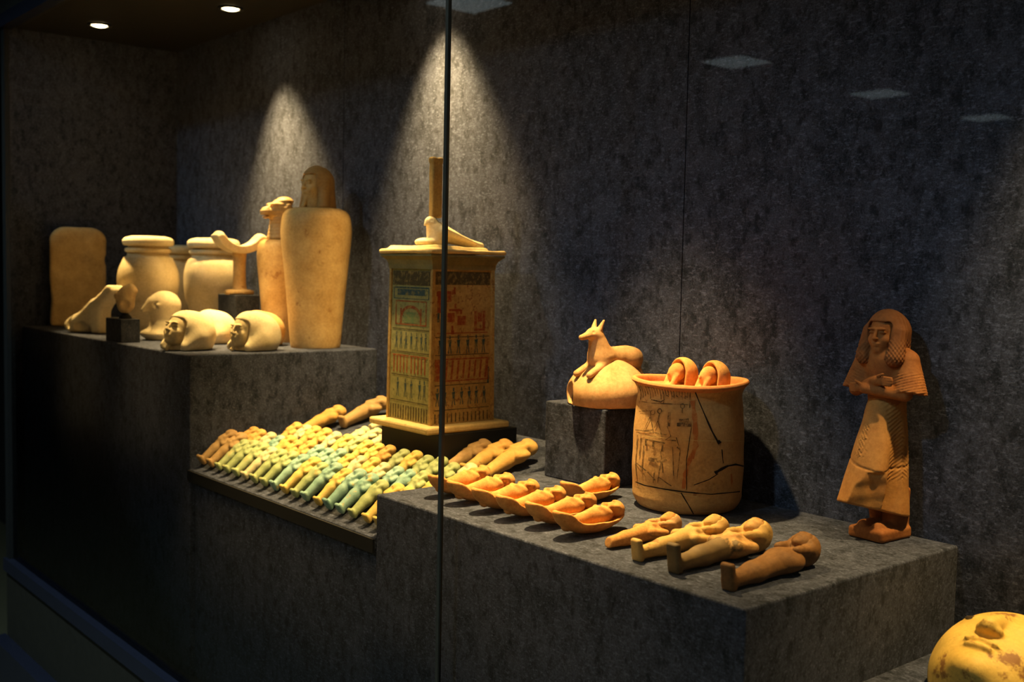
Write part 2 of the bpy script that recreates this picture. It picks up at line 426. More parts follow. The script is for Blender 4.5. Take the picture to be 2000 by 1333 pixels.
# sloping tray between the plinths
TS = math.radians(12.5); PITCH = math.radians(33)
TY0, TZ0 = 0.998, -0.4635
def trayz(y): return TZ0 + (y - TY0) * math.tan(TS)
tray = thing('shabti_tray', 'sloping velvet display tray holding rows of small shabtis', 'display tray', M(((XL1 + XP0) / 2, TY0, ZBm)))
def local(par, pts): return [M(p) - par.location for p in pts]
x0, x1 = XL1 + .001, XP0 - .001
def prism(name, prof, mat, par, xa=x0, xb=x1):      # prof: list of (y, z) in units, counter-clockwise seen from +x
    n = len(prof); v = local(par, [(xa, y, z) for y, z in prof] + [(xb, y, z) for y, z in prof])
    f = [tuple(reversed(range(n))), tuple(range(n, 2 * n))] + [(i, (i + 1) % n, n + (i + 1) % n, n + i) for i in range(n)]
    return mk(name, v, f, mat, par)
YT1 = YB - .002
bevel(prism('board', [(TY0, TZ0 - .022), (YT1, trayz(YT1) - .022), (YT1, trayz(YT1)), (TY0, TZ0)], FAB, tray), .003)
prism('front_edge_shade', [(TY0 - .004, TZ0 - .026), (TY0 - .0002, TZ0 - .026), (TY0 - .0002, TZ0 - .002), (TY0 - .004, TZ0 - .002)], BLACK, tray)  # black strip painting the shade on the board's front face
prism('support', [(TY0 + .016, ZBm), (YT1, ZBm), (YT1, trayz(YT1) - .0225), (TY0 + .016, trayz(TY0 + .016) - .0225)], FAB, tray)
ROWY = [1.020, 1.087, 1.154, 1.251, 1.328]
RL = .052
def rowstart(r): return ROWY[r], trayz(ROWY[r])
ROWX = {0: (x0, x1), 1: (x0, x1), 2: (x0, x1)}
for r in range(3):
    y, z = rowstart(r)
    prism('rest_wedge', [(y, z + .0003), (y + RL, trayz(y + RL) + .0003), (y + RL, z + RL * math.tan(PITCH))], FABD, tray)
# ------------------------------------------------------------------ risers
def riser(px, Y, z, wd, dp, ht, label, mat=BLACK):
    u = atYZ(px, Y, z)
    t = box('riser_block', (-wd / 2, -dp / 2, 0), (wd / 2, dp / 2, ht), mat)
    t.location = M(u) + Vector((0, 0, .0003)); bevel(t, .002)
    tag(t, label, 'riser'); return u
r1 = riser(240, 1.032, ZL, .13, .06, .072, 'small dark riser block under the brown stone fragment', FABD)
r2 = riser(466, 1.335, ZL, .13, .085, .148, 'dark riser block under the alabaster headrest', FABD)
jb = ((-1.49 + -1.337) / 2, 1.412, ZR)
o = bevel(box('riser_block', M((-1.492, 1.348, ZR + .0003)), M((-1.335, 1.478, -.2445)), FAB), .003, 2)
tag(o, 'grey velvet block under the jackal topped lid', 'riser')
SHX, SHY = -1.812, 1.338; SHZ = -.330
_v, _f = boxvf(M((SHX - .108, SHY - .074, -1)), M((SHX + .108, SHY + .122, SHZ - .0003)))
_v = [(x, y, (trayz(y / S) * S + EYE + .0004) if i < 4 else z) for i, (x, y, z) in enumerate(_v)]
o = mk('riser_block', _v, _f, BLACK)
bevel(o, .002); tag(o, 'black block holding up the painted box above the tray', 'riser')

# ================================================================== objects
# ---- shared shape pieces: a face looking to -y, chin at z=-.5, crown at z=.5
def face_sdf(P, ears=True, deep=True):
    Q = mir(P)
    d = U(.12, ell(P, (0, .1, .08), (.36, .42, .45)), ell(P, (0, -.09, -.20), (.285, .27, .28)))
    d = smin(d, ell(P, (0, -.27, -.39), (.10, .085, .085)), .08)
    d = smin(d, ell(Q, (.17, -.22, -.13), (.11, .10, .11)), .06)
    if deep:
        d = smin(d, ell(Q, (.13, -.325, .125), (.12, .045, .032)), .04)
        d = smax(d, -ell(Q, (.145, -.40, .05), (.095, .085, .05)), .035)
    d = smin(d, ell(Q, (.14, -.295, .045), (.082, .055, .036)), .012)
    d = smin(d, caps(P, (0, -.335, .10), (0, -.425, -.10), .030, .045), .035)
    d = smin(d, ell(Q, (.045, -.385, -.105), (.036, .04, .03)), .02)
    d = smin(d, ell(P, (0, -.345, -.225), (.115, .05, .024)), .015)
    d = smin(d, ell(P, (0, -.338, -.272), (.095, .05, .024)), .015)
    if ears: d = smin(d, cut(ell(Q, (.375, .04, .02), (.05, .085, .125)), ell(Q, (.41, .01, .02), (.03, .045, .07)), .01), .02)
    return d
def wig_sdf(P, low=-.62, wide=.50, deep=.50, lap=True):
    d = ell(P, (0, .13, .10), (.46, .48, .50))
    d = smin(d, caps([P[0] * .46 / wide, P[1], P[2]], (0, .20, .05), (0, .24, low + .1), .43, .40 * deep / .5), .12)
    Q = mir(P)
    hole = rbox(P, (0, -.45, -.42), (.335, .50, .72), .12)
    d = smax(d, -hole, .035)
    if lap: d = smin(d, rbox(Q, (.40, -.06, (low - .1) / 2), (.13, .17, (-.1 - low) / 2 + .1), .08), .06)
    return d

def beard(P, a=(0, -.36, -.45), b=(0, -.40, -.78), r=.07): return caps(P, a, b, r, r * 1.15)

# ------------------------------------------------ left plinth: jars and heads
def jar(px, Y, wpx, top_py, label, bulge=.55, rim=.74):
    u = atYZ(px, Y, ZL); k = ppm(u)
    R = wpx / 2 / k; bz = proj(u)[1]; H = (bz - top_py) / k
    t = thing('stone_jar', label, 'jar', M(u) + Vector((0, 0, .0006)), group=None)
    pr = [(R * .50, 0), (R * .58, .012), (R * .80, H * .22), (R * .97, H * .42), (R, H * bulge), (R * .94, H * (bulge + .11)), (R * (rim + .04), H * .775)]
    p = spline(pr, 7) + [(R * (rim - .06), H * .79), (R * (rim - .07), H * .83), (R * (rim - .3), H * .831)]
    lathe('body', p, ALAB, t, 72)
    lp = spline([(R * (rim - .10), H * .822), (R * (rim - .01), H * .828), (R * (rim + .015), H * .848), (R * (rim - .01), H * .868), (R * (rim - .09), H * .876)], 4)
    lathe('neck_band', lp + [(R * (rim - .10), H * .895), (R * .3, H * .896)], ALAB, t, 72)
    lp = spline([(R * (rim - .06), H * .892), (R * (rim + .05), H * .900), (R * (rim + .085), H * .925), (R * (rim + .08), H * .95), (R * (rim + .0), H * .978), (R * (rim - .2), H * .995)], 4)
    lathe('lid', lp + [(R * .1, H)], LIME, t, 72)
    return t
jar(290, 1.235, 116, 462, 'round pale alabaster jar with flat lid beside the rounded stela')
jar(417, 1.355, 112, 466, 'wide shouldered alabaster jar with flat lid beside the headrest riser', .60, .80)
jar(352, 1.43, 84, 480, 'alabaster jar half hidden behind the two bigger jars', .58, .78)

# rounded stela against the end wall
def stela(P):
    d = rbox([P[0] * 3.2, P[1], P[2]], (0, 0, .165), (.067, .103, .205), .055)
    d = smax(d * .6, np.abs(P[0]) - .021, .006)
    d = cut(d, ell(P, (.02, .108, .25), (.03, .012, .02)), .008); d = cut(d, ell(P, (.02, -.106, .10), (.03, .008, .03)), .008)
    d = cut(d, ell(P, (.03, -.10, .33), (.02, .02, .012)), .006)
    d = smax(d, half(P, (0, 0, 0), (0, 0, -1)), .002)
    return d + wob(P, 60, .0008)
u = (-3.485, 1.150, ZL)
o = sdf('stela', stela, (-.035, -.12, -.002), (.035, .12, .385), .004, SAND); o.location = M(u) + Vector((0, 0, .003))
tag(o, 'rounded top ochre stone stela standing against the end wall', 'stela')

# leaning slab fragment
def frag(P):
    Q = rotP(P, 'x', math.radians(38), (0, 0, .03))
    d = rbox(Q, (0, .055, .045), (.035, .105, .016), .012)
    d = smin(d, ell(P, (0, -.02, .03), (.036, .05, .032)), .02)
    d = smin(d, ell(P, (0, -.055, .022), (.03, .02, .022)), .012)
    d = cut(d, ell(P, (.035, -.045, .03), (.02, .012, .02)), .008); d = cut(d, ell(P, (.03, .0, .02), (.014, .02, .014)), .006)
    d = smin(d, rbox(P, (0, .05, .05), (.026, .02, .052), .01), .02)
    d = smax(d, half(P, (0, 0, 0), (0, 0, -1)), .002)
    return d + wob(P, 150, .0012)
u = atYZ(172, 1.066, ZL)
o = sdf('stone_fragment', frag, (-.05, -.1, -.003), (.05, .2, .2), .0035, LIME); o.rotation_euler = (0, 0, math.radians(-62)); o.scale = (1.12, 1.12, 1.12)
o.location = M(u) + Vector((0, 0, .001))
tag(o, 'pale stone fragment sloping up beside the small dark riser', 'stone fragment')

def chip(P):
    d = ell(P, (0, 0, .045), (.034, .028, .044))
    d = smin(d, ell(P, (.012, .012, .075), (.026, .02, .02)), .012)
    d = cut(d, ell(P, (.0, -.034, .05), (.018, .012, .02)), .006)
    d = smin(d, ell(P, (0, -.026, .055), (.008, .008, .012)), .006)
    d = cut(d, ell(P, (.03, -.012, .03), (.012, .014, .016)), .006)
    d = smax(d, half(P, (0, 0, .004), (0, 0, -1)), .003)
    return d + wob(P, 190, .0012)
t = thing('stone_fragment', 'brown broken stone fragment standing on the small dark riser', 'stone fragment', M(r1) + Vector((.022, 0, .0726)))
sdf('stone', chip, (-.05, -.05, 0), (.05, .05, .11), .003, SAND, t).location = (0, 0, .012)
lathe('stand', [(.02, 0), (.018, .006), (.010, .014), (.009, .018)], BLACK, t, 24)

# headrest on its riser
u = r2
t = thing('headrest', 'honey alabaster headrest with curved top on a dark riser', 'headrest', M(u) + Vector((.004, 0, .1486)))
lathe('base', spline([(.040, 0), (.043, .004), (.042, .012), (.030, .017)], 4), ALAB2, t, 40, lambda r, z, a: (r * (1 + .06 * math.cos(9 * a)), z)).scale = (.9, 1.1, 1)
lathe('column', spline([(.026, .014), (.022, .03), (.020, .08), (.022, .125), (.026, .142)], 5), ALAB2, t, 40)
def hr(P):
    rr = np.sqrt((P[1]) ** 2 + (P[2] - .235) ** 2)
    d = np.maximum(np.abs(rr - .088) - .013, np.abs(P[0]) - .030)
    d = smax(d, half(P, (0, 0, .192), (0, 0, 1)), .008)
    d = smin(d, ell(P, (0, .072, .188), (.03, .014, .014)), .008); d = smin(d, ell(P, (0, -.072, .190), (.03, .015, .016)), .008)
    return d
sdf('curved_top', hr, (-.04, -.1, .13), (.04, .1, .215), .003, LIME, t)

# canopic jars
def jarbody(R, H, mat, t, neck=.62, sh=.86):
    pr = [(R * .66, 0), (R * .71, H * .015), (R * .79, H * .25), (R * .90, H * .55), (R * .985, H * .76), (R, H * sh), (R * .955, H * .94), (R * .84, H * .982), (R * neck, H * 1.0)]
    return lathe('body', [(R * .3, .0003)] + spline(pr, 7) + [(R * .2, H * 1.001)], mat, t, 80)
u = atYZ(616, 1.382, ZL); k = ppm(u); by = proj(u)[1]
H = (by - 410) / k; R = 68 / k
t = thing('canopic_jar', 'tall honey alabaster canopic jar with a bearded human head lid', 'canopic jar', M(u) + Vector((0, 0, .0015)))
jarbody(R, H, ALAB2, t, .66)
hs = 62 / k; zc = H + 45 / k
def can_face(P):
    Q = scaleP(P, (0, -.012, zc), hs)
    d = face_sdf(Q); d = smin(d, caps(Q, (0, 0, -.4), (0, .05, -.80), .30, .36), .08)
    d = smin(d, beard(Q, (0, -.33, -.46), (0, -.42, -.72), .06), .03)
    return smax(d * hs, half(P, (0, 0, H + .001), (0, 0, -1)), .001)
def can_wig(P):
    Q = scaleP(P, (0, -.012, zc), hs)
    d = wig_sdf(Q, -.72, .56, .50, False)
    d = smin(d, caps(mir(Q), (.40, .10, .05), (.44, .02, -.85), .14, .20), .1)
    d = smin(d, caps(Q, (0, .30, .1), (0, .36, -.9), .38, .46), .12)
    d = smax(d, -ell(Q, (0, -.56, -.26), (.40, .56, .54)), .03)
    d = d + .006 * np.sin(Q[2] * 70)
    return smax(d * hs, half(P, (0, 0, H + .001), (0, 0, -1)), .001)
lo, hi = (-R * .8, -R * .95, H - .002), (R * .8, R * .95, H + .145)
h1 = sdf('human_head_lid', can_face, lo, hi, .0028, ALAB2, t); h1.rotation_euler = (0, 0, math.radians(10))
sdf('wig', can_wig, lo, hi, .0028, stone('brown_alabaster', (.36, .19, .06), (.52, .30, .11), 20, .6), h1)

u = atYZ(549, 1.402, ZL); k = ppm(u); by = proj(u)[1]
H = (by - 470) / k; R = 47 / k
t = thing('canopic_jar', 'honey alabaster canopic jar with a baboon head lid beside the taller jar', 'canopic jar', M(u) + Vector((0, 0, .0006)))
jarbody(R, H, ALAB2, t, .70)
def baboon(P):
    Q = scaleP(P, (0, 0, H), 1 / k)                     # pixel sized units
    d = caps(Q, (0, 2, 0), (0, 2, 30), 31, 25)
    d = smin(d, ell(Q, (0, -2, 55), (21, 23, 24)), 10)
    d = smin(d, caps(Q, (0, -15, 56), (0, -34, 51), 14, 11), 6)
    d = smin(d, ell(mir(Q), (9, -20, 66), (7, 8, 5)), 4)
    d = smin(d, ell(Q, (0, 6, 74), (20, 16, 9)), 6)
    d = smin(d, ell(mir(Q), (21, 4, 60), (4, 8, 9)), 3)
    d = cut(d, ell(mir(Q), (9, -27, 62), (5, 5, 3)), 2); d = cut(d, rbox(Q, (0, -42, 46), (12, 10, 1.2), 1), 2)
    d = d + .5 * np.sin(Q[2] * .9)
    return smax(d / k, half(P, (0, 0, H + .001), (0, 0, -1)), .001)
sdf('baboon_head_lid', baboon, (-R, -R * 1.1, H - .002), (R, R, H + 85 / k), .003, ALAB2, t)

# canopic lids set down on the plinth
def human_lid(px, py, width_px, label, mat, Y=None, tilt=22, turn=0, dark=None):
    u = onZ(px, py, ZL) if Y is None else atYZ(px, Y, ZL)
    k = ppm(u); s = width_px / 112 * 112 / k                  # overall size in metres
    t = thing('stone_bust', label, 'bust', M(u) + Vector((0, 0, .0008)), (0, 0, math.radians(turn)))
    hs = s * .66
    def f(P):
        Q = rotP(scaleP(P, (0, -.19 * s, .37 * s), hs), 'x', math.radians(-tilt))
        d = face_sdf([Q[0] * .92, Q[1], Q[2]]) * hs
        d = smin(d, caps(P, (0, -.05 * s, .0), (0, -.05 * s, .25 * s), .30 * s, .22 * s), .05 * s)
        d = smin(d, caps(P, (0, -.40 * s, .11 * s), (0, -.47 * s, .03 * s), .03 * s, .04 * s), .02 * s)
        return smax(d, half(P, (0, 0, 0), (0, 0, -1)), .002)
    def g(P):
        Q = rotP(scaleP(P, (0, -.19 * s, .37 * s), hs), 'x', math.radians(-tilt))
        d = ell(P, (0, .10 * s, .27 * s), (.43 * s, .46 * s, .45 * s))
        d = smin(d, ell(Q, (0, .14, .14), (.47, .46, .46)) * hs, .08 * s)
        d = smin(d, caps(mir(P), (.30 * s, .02 * s, .20 * s), (.27 * s, -.28 * s, .07 * s), .14 * s, .10 * s), .16 * s)
        d = smax(d, -rbox(Q, (0, -.55, -.30), (.40, .58, .60), .20) * hs, .02 * s)
        return smax(d, half(P, (0, 0, .001), (0, 0, -1)), .002)
    lo, hi = (-.55 * s, -.66 * s, -.002), (.55 * s, .60 * s, .92 * s)
    a = sdf('face', f, lo, hi, s / 52, mat, t)
    sdf('wig', g, lo, hi, s / 52, dark or mat, t)
    return t
LIDF = stone('lid_face_stone', (.55, .42, .22), (.72, .58, .34), 20, .7)
human_lid(366, 674, 104, 'pale canopic head with upturned human face and visible ear, beside the falcon head', LIDF, 1.066, 20, 16, LIME)
human_lid(494, 680, 102, 'pale human canopic head with a shaded face in front of the tall canopic jar', LIDF, 1.195, 10, 8, LIME)
human_lid(414, 664, 88, 'pale canopic head half hidden behind the upturned human head', LIDF, 1.205, 10, 0, LIME)
human_lid(508, 669, 90, 'honey coloured canopic head hidden behind the shaded human head', ALAB2, 1.285, 5, 0, ALAB2)
u = atYZ(321, 1.15, ZL); k = ppm(u)
def falcon_lid(P):
    Q = scaleP(P, (0, 0, 0), 1 / k)
    d = caps(Q, (0, 3, 6), (0, 2, 40), 36, 27)
    d = smin(d, ell(Q, (0, 0, 66), (30, 32, 29)), 12)
    d = smin(d, caps(Q, (0, -26, 70), (0, -43, 58), 11, 4), 8)
    d = cut(d, ell(mir(Q), (20, -26, 68), (6, 8, 6)), 3); d = smin(d, ell(mir(Q), (20, -20, 68), (5, 5, 4)), 2)
    d = smin(d, ell(Q, (0, -12, 12), (34, 34, 12)), 8)
    return smax(d / k, half(P, (0, 0, 0), (0, 0, -1)), .002)
o = sdf('stone_bust', falcon_lid, (-.07, -.085, -.002), (.07, .07, .17), .003, LIME); o.location = M(u) + Vector((0, 0, .0008))
tag(o, 'pale falcon head canopic lid with a short beak beside the small dark riser', 'bust')

# ------------------------------------------------ painted shabti box with falcon and plume
su = np.array([SHX, SHY + .0, SHZ]); k = ppm((SHX + .09, SHY, -.1))
t = thing('painted_box', 'painted wooden shrine shaped box with straw coloured cornice on the black block', 'box', M(su) + Vector((0, 0, .0003)))
W2, D2 = .095, .099                                        # half width (x) and depth (y)
BH = .393
box('base_slab', (-W2 - .031, -D2 - .031, 0), (W2 + .031, D2 + .026, .017), BOXT, t, .005)
def panel_box(name, a, b, mat): return box(name, a, b, mat, t, .0015)
z0, z1 = .017, BH
tap = .006
def tapered(name, cx, cy, wx, wy, z0, z1, mat, sh=0):
    v = []
    for z, s in ((z0, 1.0), (z1, .965)):
        for sx, sy in ((-1, -1), (1, -1), (1, 1), (-1, 1)): v.append((cx * s + sx * wx, cy * s + sy * wy, z))
    return bevel(mk(name, v, [(0, 3, 2, 1), (4, 5, 6, 7), (0, 1, 5, 4), (1, 2, 6, 5), (2, 3, 7, 6), (3, 0, 4, 7)], mat, t), .0012)
for sx in (-1, 1):
    for sy in (-1, 1):
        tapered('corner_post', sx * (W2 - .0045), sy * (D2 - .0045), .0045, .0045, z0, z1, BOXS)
def face_panel(name, mat, f):
    v = []
    for z, s in ((z0, 1.0), (z1, .965)): v += [f(-1, s, z), f(1, s, z)]
    return v
def slab4(name, c, mat):                                   # quad prism, c = 8 corners
    return mk(name, c, [(0, 3, 2, 1), (4, 5, 6, 7), (0, 1, 5, 4), (1, 2, 6, 5), (2, 3, 7, 6), (3, 0, 4, 7)], mat, t)
def side(name, axis, sgn, mat):
    v = []
    inn = .009 + .0003
    for z, s in ((z0, 1.0), (z1, .965)):
        if axis == 'y':
            yo = sgn * (D2 * s - .004); yi = sgn * (D2 * s - .014); x = W2 * s - inn
            q = [(-x, yo, z), (x, yo, z), (x, yi, z), (-x, yi, z)]
        else:
            xo = sgn * (W2 * s - .004); xi = sgn * (W2 * s - .014); y = D2 * s - inn
            q = [(xo, -y, z), (xo, y, z), (xi, y, z), (xi, -y, z)]
        v += q
    return slab4(name, v, mat)
front = side('painted_panel', 'y', -1, BOXSHADE); right = side('painted_panel', 'x', 1, BOXS)
side('painted_panel', 'y', 1, BOXS); side('painted_panel', 'x', -1, BOXSHADE)
# cavetto cornice and top
cv = []
prof = [(0, 0), (.001, .012), (.005, .022), (.014, .030), (.016, .031), (.016, .036)]
for dz_, o_ in [(p[1], p[0]) for p in prof]:
    x, y = W2 * .965 + o_ + .001, D2 * .965 + o_ + .001
    cv += [(-x, -y, BH + dz_ - .001), (x, -y, BH + dz_ - .001), (x, y, BH + dz_ - .001), (-x, y, BH + dz_ - .001)]
cf = [(3, 2, 1, 0)] + [(i * 4 + j, i * 4 + (j + 1) % 4, i * 4 + 4 + (j + 1) % 4, i * 4 + 4 + j) for i in range(len(prof) - 1) for j in range(4)] + [tuple(len(cv) - 4 + j for j in range(4))]
CORN = stone('dark_striped_cornice', (.14, .12, .05), (.24, .19, .08), 30, .85)
mk('cornice', cv, cf, CORN, t)
def lidtop(P):
    d = rbox(P, (0, 0, .004), (W2 + .017, D2 + .017, .0055), .003)
    d = smin(d, rbox(P, (-.01, -.005, .012), (W2 - .004, D2 - .01, .006), .006), .008)
    return d + wob(P, 70, .0016)
sdf('lid', lidtop, (-.15, -.155, -.012), (.15, .155, .03), .004, BOXT, t).location = (0, 0, BH + .038)
# painted registers: flat strokes a hair proud of the panels
def strokes(name, par, mat, items, axis, sgn):
    for it in items:
        v = []; f = []
        for pl in (it if isinstance(it[0], list) else [it]):
            b = len(v)
            for (a, q) in pl:                              # a in -1..1 across, q in 0..1 upwards
                z = z0 + (z1 - z0) * q; s = 1 - .035 * q
                if axis == 'y': v.append((a * (W2 * s - .010), sgn * (D2 * s - .004 + .0005), z))
                else: v.append((sgn * (W2 * s - .004 + .0005), a * (D2 * s - .010), z))
            f.append(tuple(range(b, len(v))))
        mk(name, v, f, mat, par)
def rect(a0, a1, q0, q1): return [(a0, q0), (a1, q0), (a1, q1), (a0, q1)]
def figure(a, q, s=1.0, lean=.0):                          # little striding figure
    w_ = .055 * s; hgt = .095 * s
    return [rect(a - w_ * .35, a + w_ * .35, q + hgt * .80, q + hgt),
            [(a - w_ * .9, q + hgt * .74), (a + w_ * .9, q + hgt * .78), (a + w_ * .5, q + hgt * .40), (a - w_ * .45, q + hgt * .40)],
            [(a - w_ * .45, q + hgt * .42), (a - w_ * .1, q + hgt * .42), (a - w_ * .5 + lean, q), (a - w_ * .95 + lean, q)],
            [(a + w_ * .05, q + hgt * .42), (a + w_ * .5, q + hgt * .42), (a + w_ * 1.0 + lean, q), (a + w_ * .5 + lean, q)]]
def frame(a0, a1, q0, q1, wa=.03, wq=.007):
    return [rect(a0, a1, q0, q0 + wq), rect(a0, a1, q1 - wq, q1), rect(a0, a0 + wa, q0, q1), rect(a1 - wa, a1, q0, q1)]
DK = paint('worn_umber_paint', (.07, .052, .025), (.3, .22, .08), .58)
rg = random.Random(3)
strokes('painted_band', front, DK, [rect(-.98, .98, .89, .985)], 'y', -1)
strokes('painted_band', front, BLUEP, [rect(-.72, .72, .825, .865), rect(-.9, .9, .872, .880)] + [frame(-.92, .92, .80, .875, .05, .005)], 'y', -1)
strokes('painted_arch', front, REDP, [frame(-.8, .8, .63, .79, .05, .008)] + [rect(-.55, -.47, .64, .74), rect(.47, .55, .64, .74)] +
        [[[(.5 * math.cos(b), .70 + .06 * math.sin(b)), (.5 * math.cos(b + .32), .70 + .06 * math.sin(b + .32)), (.42 * math.cos(b + .32), .69 + .05 * math.sin(b + .32)), (.42 * math.cos(b), .69 + .05 * math.sin(b))] for b in np.arange(0, 3.1, .32)]], 'y', -1)
strokes('painted_arch', front, GREENP, [rect(-.36, .36, .645, .69), rect(-.25, .25, .69, .715)], 'y', -1)
strokes('painted_figure', front, BLUEP, [figure(a, .475, 1.15) for a in (-.72, -.48, -.22, .05, .32, .56, .78)], 'y', -1)
strokes('painted_border', front, DK, [rect(-.95, .95, .60, .606), rect(-.95, .95, .45, .456), rect(-.95, .95, .295, .301), rect(-.95, .95, .125, .131)] + [rect(-.96 + i * .13, -.90 + i * .13, .01, .10) for i in range(15)], 'y', -1)
strokes('painted_bar', front, REDP, [rect(-.85 + i * .17, -.79 + i * .17, .315, .425) for i in range(5)] + [rect(.05 + i * .17, .11 + i * .17, .315, .425) for i in range(5)] + [rect(-.9, -.05, .425, .433), rect(0, .9, .425, .433)], 'y', -1)
strokes('painted_figure', front, BLUEP, [figure(a, .155, 1.3) for a in (-.6, -.2, .1, .52, .75)], 'y', -1)
strokes('painted_band', right, DK, [rect(-.98, .98, .90, .985)], 'x', 1)
strokes('painted_mark', right, REDP, [rect(-.9, -.75, .72, .86), rect(-.6, -.42, .79, .86), rect(-.55, -.3, .66, .72), rect(-.2, .1, .64, .70), rect(.40, .50, .60, .73), rect(.40, .80, .60, .615), rect(.70, .80, .60, .73), rect(.52, .68, .66, .72), rect(-.9, .9, .585, .592), rect(-.5, -.1, .73, .745)] +
        [rect(a, a + .07, q, q + .03) for a, q in [(rg.uniform(-.95, -.1), rg.uniform(.56, .88)) for _ in range(16)]], 'x', 1)
strokes('painted_figure', right, BLUEP, [figure(a, .455, 1.25) for a in (-.78, -.45, -.15, .18, .48, .74)] + [rect(-.9, -.82, .66, .76), rect(-.75, -.7, .60, .68)], 'x', 1)
strokes('painted_bar', right, REDP, [[(-.62 + i * .2, .29), (-.55 + i * .2, .29), (-.50 + i * .2, .41), (-.57 + i * .2, .41)] for i in range(8)] + [frame(-.68, .92, .275, .425, .05, .010)] + [rect(-.95, -.75, .28, .42)], 'x', 1)
strokes('painted_figure', right, BLUEP, [figure(a, .12, 1.2) for a in (-.85, -.6, -.3, -.02, .25, .5, .78)] + [rect(.88, .95, .25, .36)], 'x', 1)
strokes('painted_border', right, DK, [rect(-.95, .95, .56, .566), rect(-.95, .95, .445, .451), rect(-.95, .95, .25, .256), rect(-.95, .95, .09, .096)] + [rect(-.94 + i * .14, -.90 + i * .14, .01, .07) for i in range(14)], 'x', 1)

# falcon with plume on the box
ft = thing('falcon_figure', 'pale crouching falcon figure with a tall upright plume on the painted box', 'figurine', M(su) + Vector((.006, .012, BH + .038 + .0185)))
def falcon(P):
    d = caps(P, (0, -.030, .036), (0, .055, .012), .024, .012)
    d = smin(d, caps(P, (0, -.036, .020), (0, -.046, .046), .024, .017), .01)
    d = smin(d, ell(P, (0, -.052, .060), (.0135, .017, .0135)), .005)
    d = smin(d, caps(P, (0, -.064, .059), (0, -.073, .050), .006, .002), .004)
    d = cut(d, ell(mir(P), (.012, -.060, .063), (.003, .004, .003)), .002)
    w = caps(mir(P), (.019, -.030, .038), (.014, .075, .010), .012, .005)
    d = smin(d, w, .003)
    d = smin(d, caps(P, (0, .05, .012), (0, .105, .004), .013, .009), .006)
    d = smin(d, ell(P, (0, -.070, .009), (.024, .026, .011)), .006)
    return smax(d, half(P, (0, 0, -.0005), (0, 0, -1)), .001)
sdf('body', falcon, (-.04, -.1, -.003), (.04, .12, .085), .0026, LIME, ft)
def plume(P):
    d = rbox(P, (0, 0, .072), (.009, .0155, .074), .004)
    d = cut(d, rbox(mir(P), (.011, 0, .072), (.003, .0012, .07), .001), .001)
    d = cut(d, ell(P, (0, 0, .150), (.02, .006, .008)), .003)
    d = smin(d, rbox(P, (0, 0, .138), (.0095, .017, .006), .003), .004)
    return d + wob(P, 120, .0006)
pl = sdf('plume', plume, (-.02, -.03, -.005), (.02, .03, .155), .0022, stone('dark_gold_plume', (.28, .17, .05), (.46, .30, .10), 40, .8), ft)
pl.location = (0, -.040, .072)

# ------------------------------------------------ rows of shabtis on the tray
def shabti_sdf(foot=1.0, arms=1.0, plump=1.0, head=1.0, wig=True, lap=True, cutfoot=False):
    def f(P):                                              # unit length 1 along +y, lying on its back, face up
        Q = mir(P)
        X = [P[0] / plump, P[1], P[2]]
        d = caps(X, (0, .09, .095), (0, .42, .118), .090, .114)
        d = smin(d, caps(X, (0, .42, .115), (0, .66, .125), .108, .128), .05)
        d = smin(d, ell(X, (0, .66, .12), (.178, .13, .115)), .05)
        if foot and not cutfoot: d = smin(d, rbox(P, (0, .042, .115), (.090, .036, .108 * foot), .03), .035)
        if arms:
            d = smin(d, caps(P, (.125, .57, .17), (-.065, .635, .235), .042, .034), .02)
            d = smin(d, caps(P, (-.125, .57, .17), (.065, .620, .225), .042, .034), .02)
            d = smin(d, caps(Q, (.16, .70, .12), (.145, .56, .15), .052, .045), .03)
        d = smin(d, ell(P, (0, .86, .165), (.09 * head, .115, .105)), .02)
        d = smin(d, caps(P, (0, .86, .262), (0, .815, .272), .014, .02), .02)
        d = smin(d, ell(Q, (.035, .875, .258), (.02, .012, .01)), .008)
        d = smin(d, caps(P, (0, .77, .24), (0, .69, .245), .018, .022), .02)
        if wig: d = smin(d, wigs(P, head, lap), .012)
        if cutfoot: d = smax(d, half(P, (0, .12, 0), (0, -1, .25)), .012)
        return smax(d, half(P, (0, 0, 0), (0, 0, -1)), .01)
    return f
def wigs(P, head=1.0, lap=True):
    Q = mir(P)
    d = ell(P, (0, .87, .125), (.128 * head, .135, .115))
    d = smax(d, -ell(P, (0, .845, .28), (.078, .10, .10)), .02)
    if lap: d = smin(d, caps(Q, (.088, .82, .19), (.082, .68, .222), .042, .034), .03)
    return d
B0, B1 = (-.26, -.03, -.02), (.26, 1.03, .33)
def smesh(nm, h=.020, **kw): return sdf_mesh(nm, shabti_sdf(**kw), B0, B1, h)
SM = [smesh('shabti', head=1.15), smesh('shabti', plump=1.12, arms=0, head=1.2), smesh('shabti', plump=.95, foot=1.2, head=1.15), smesh('shabti', cutfoot=True, plump=1.1, head=1.15, lap=False)]
for me in SM: me.materials.append(LIME)
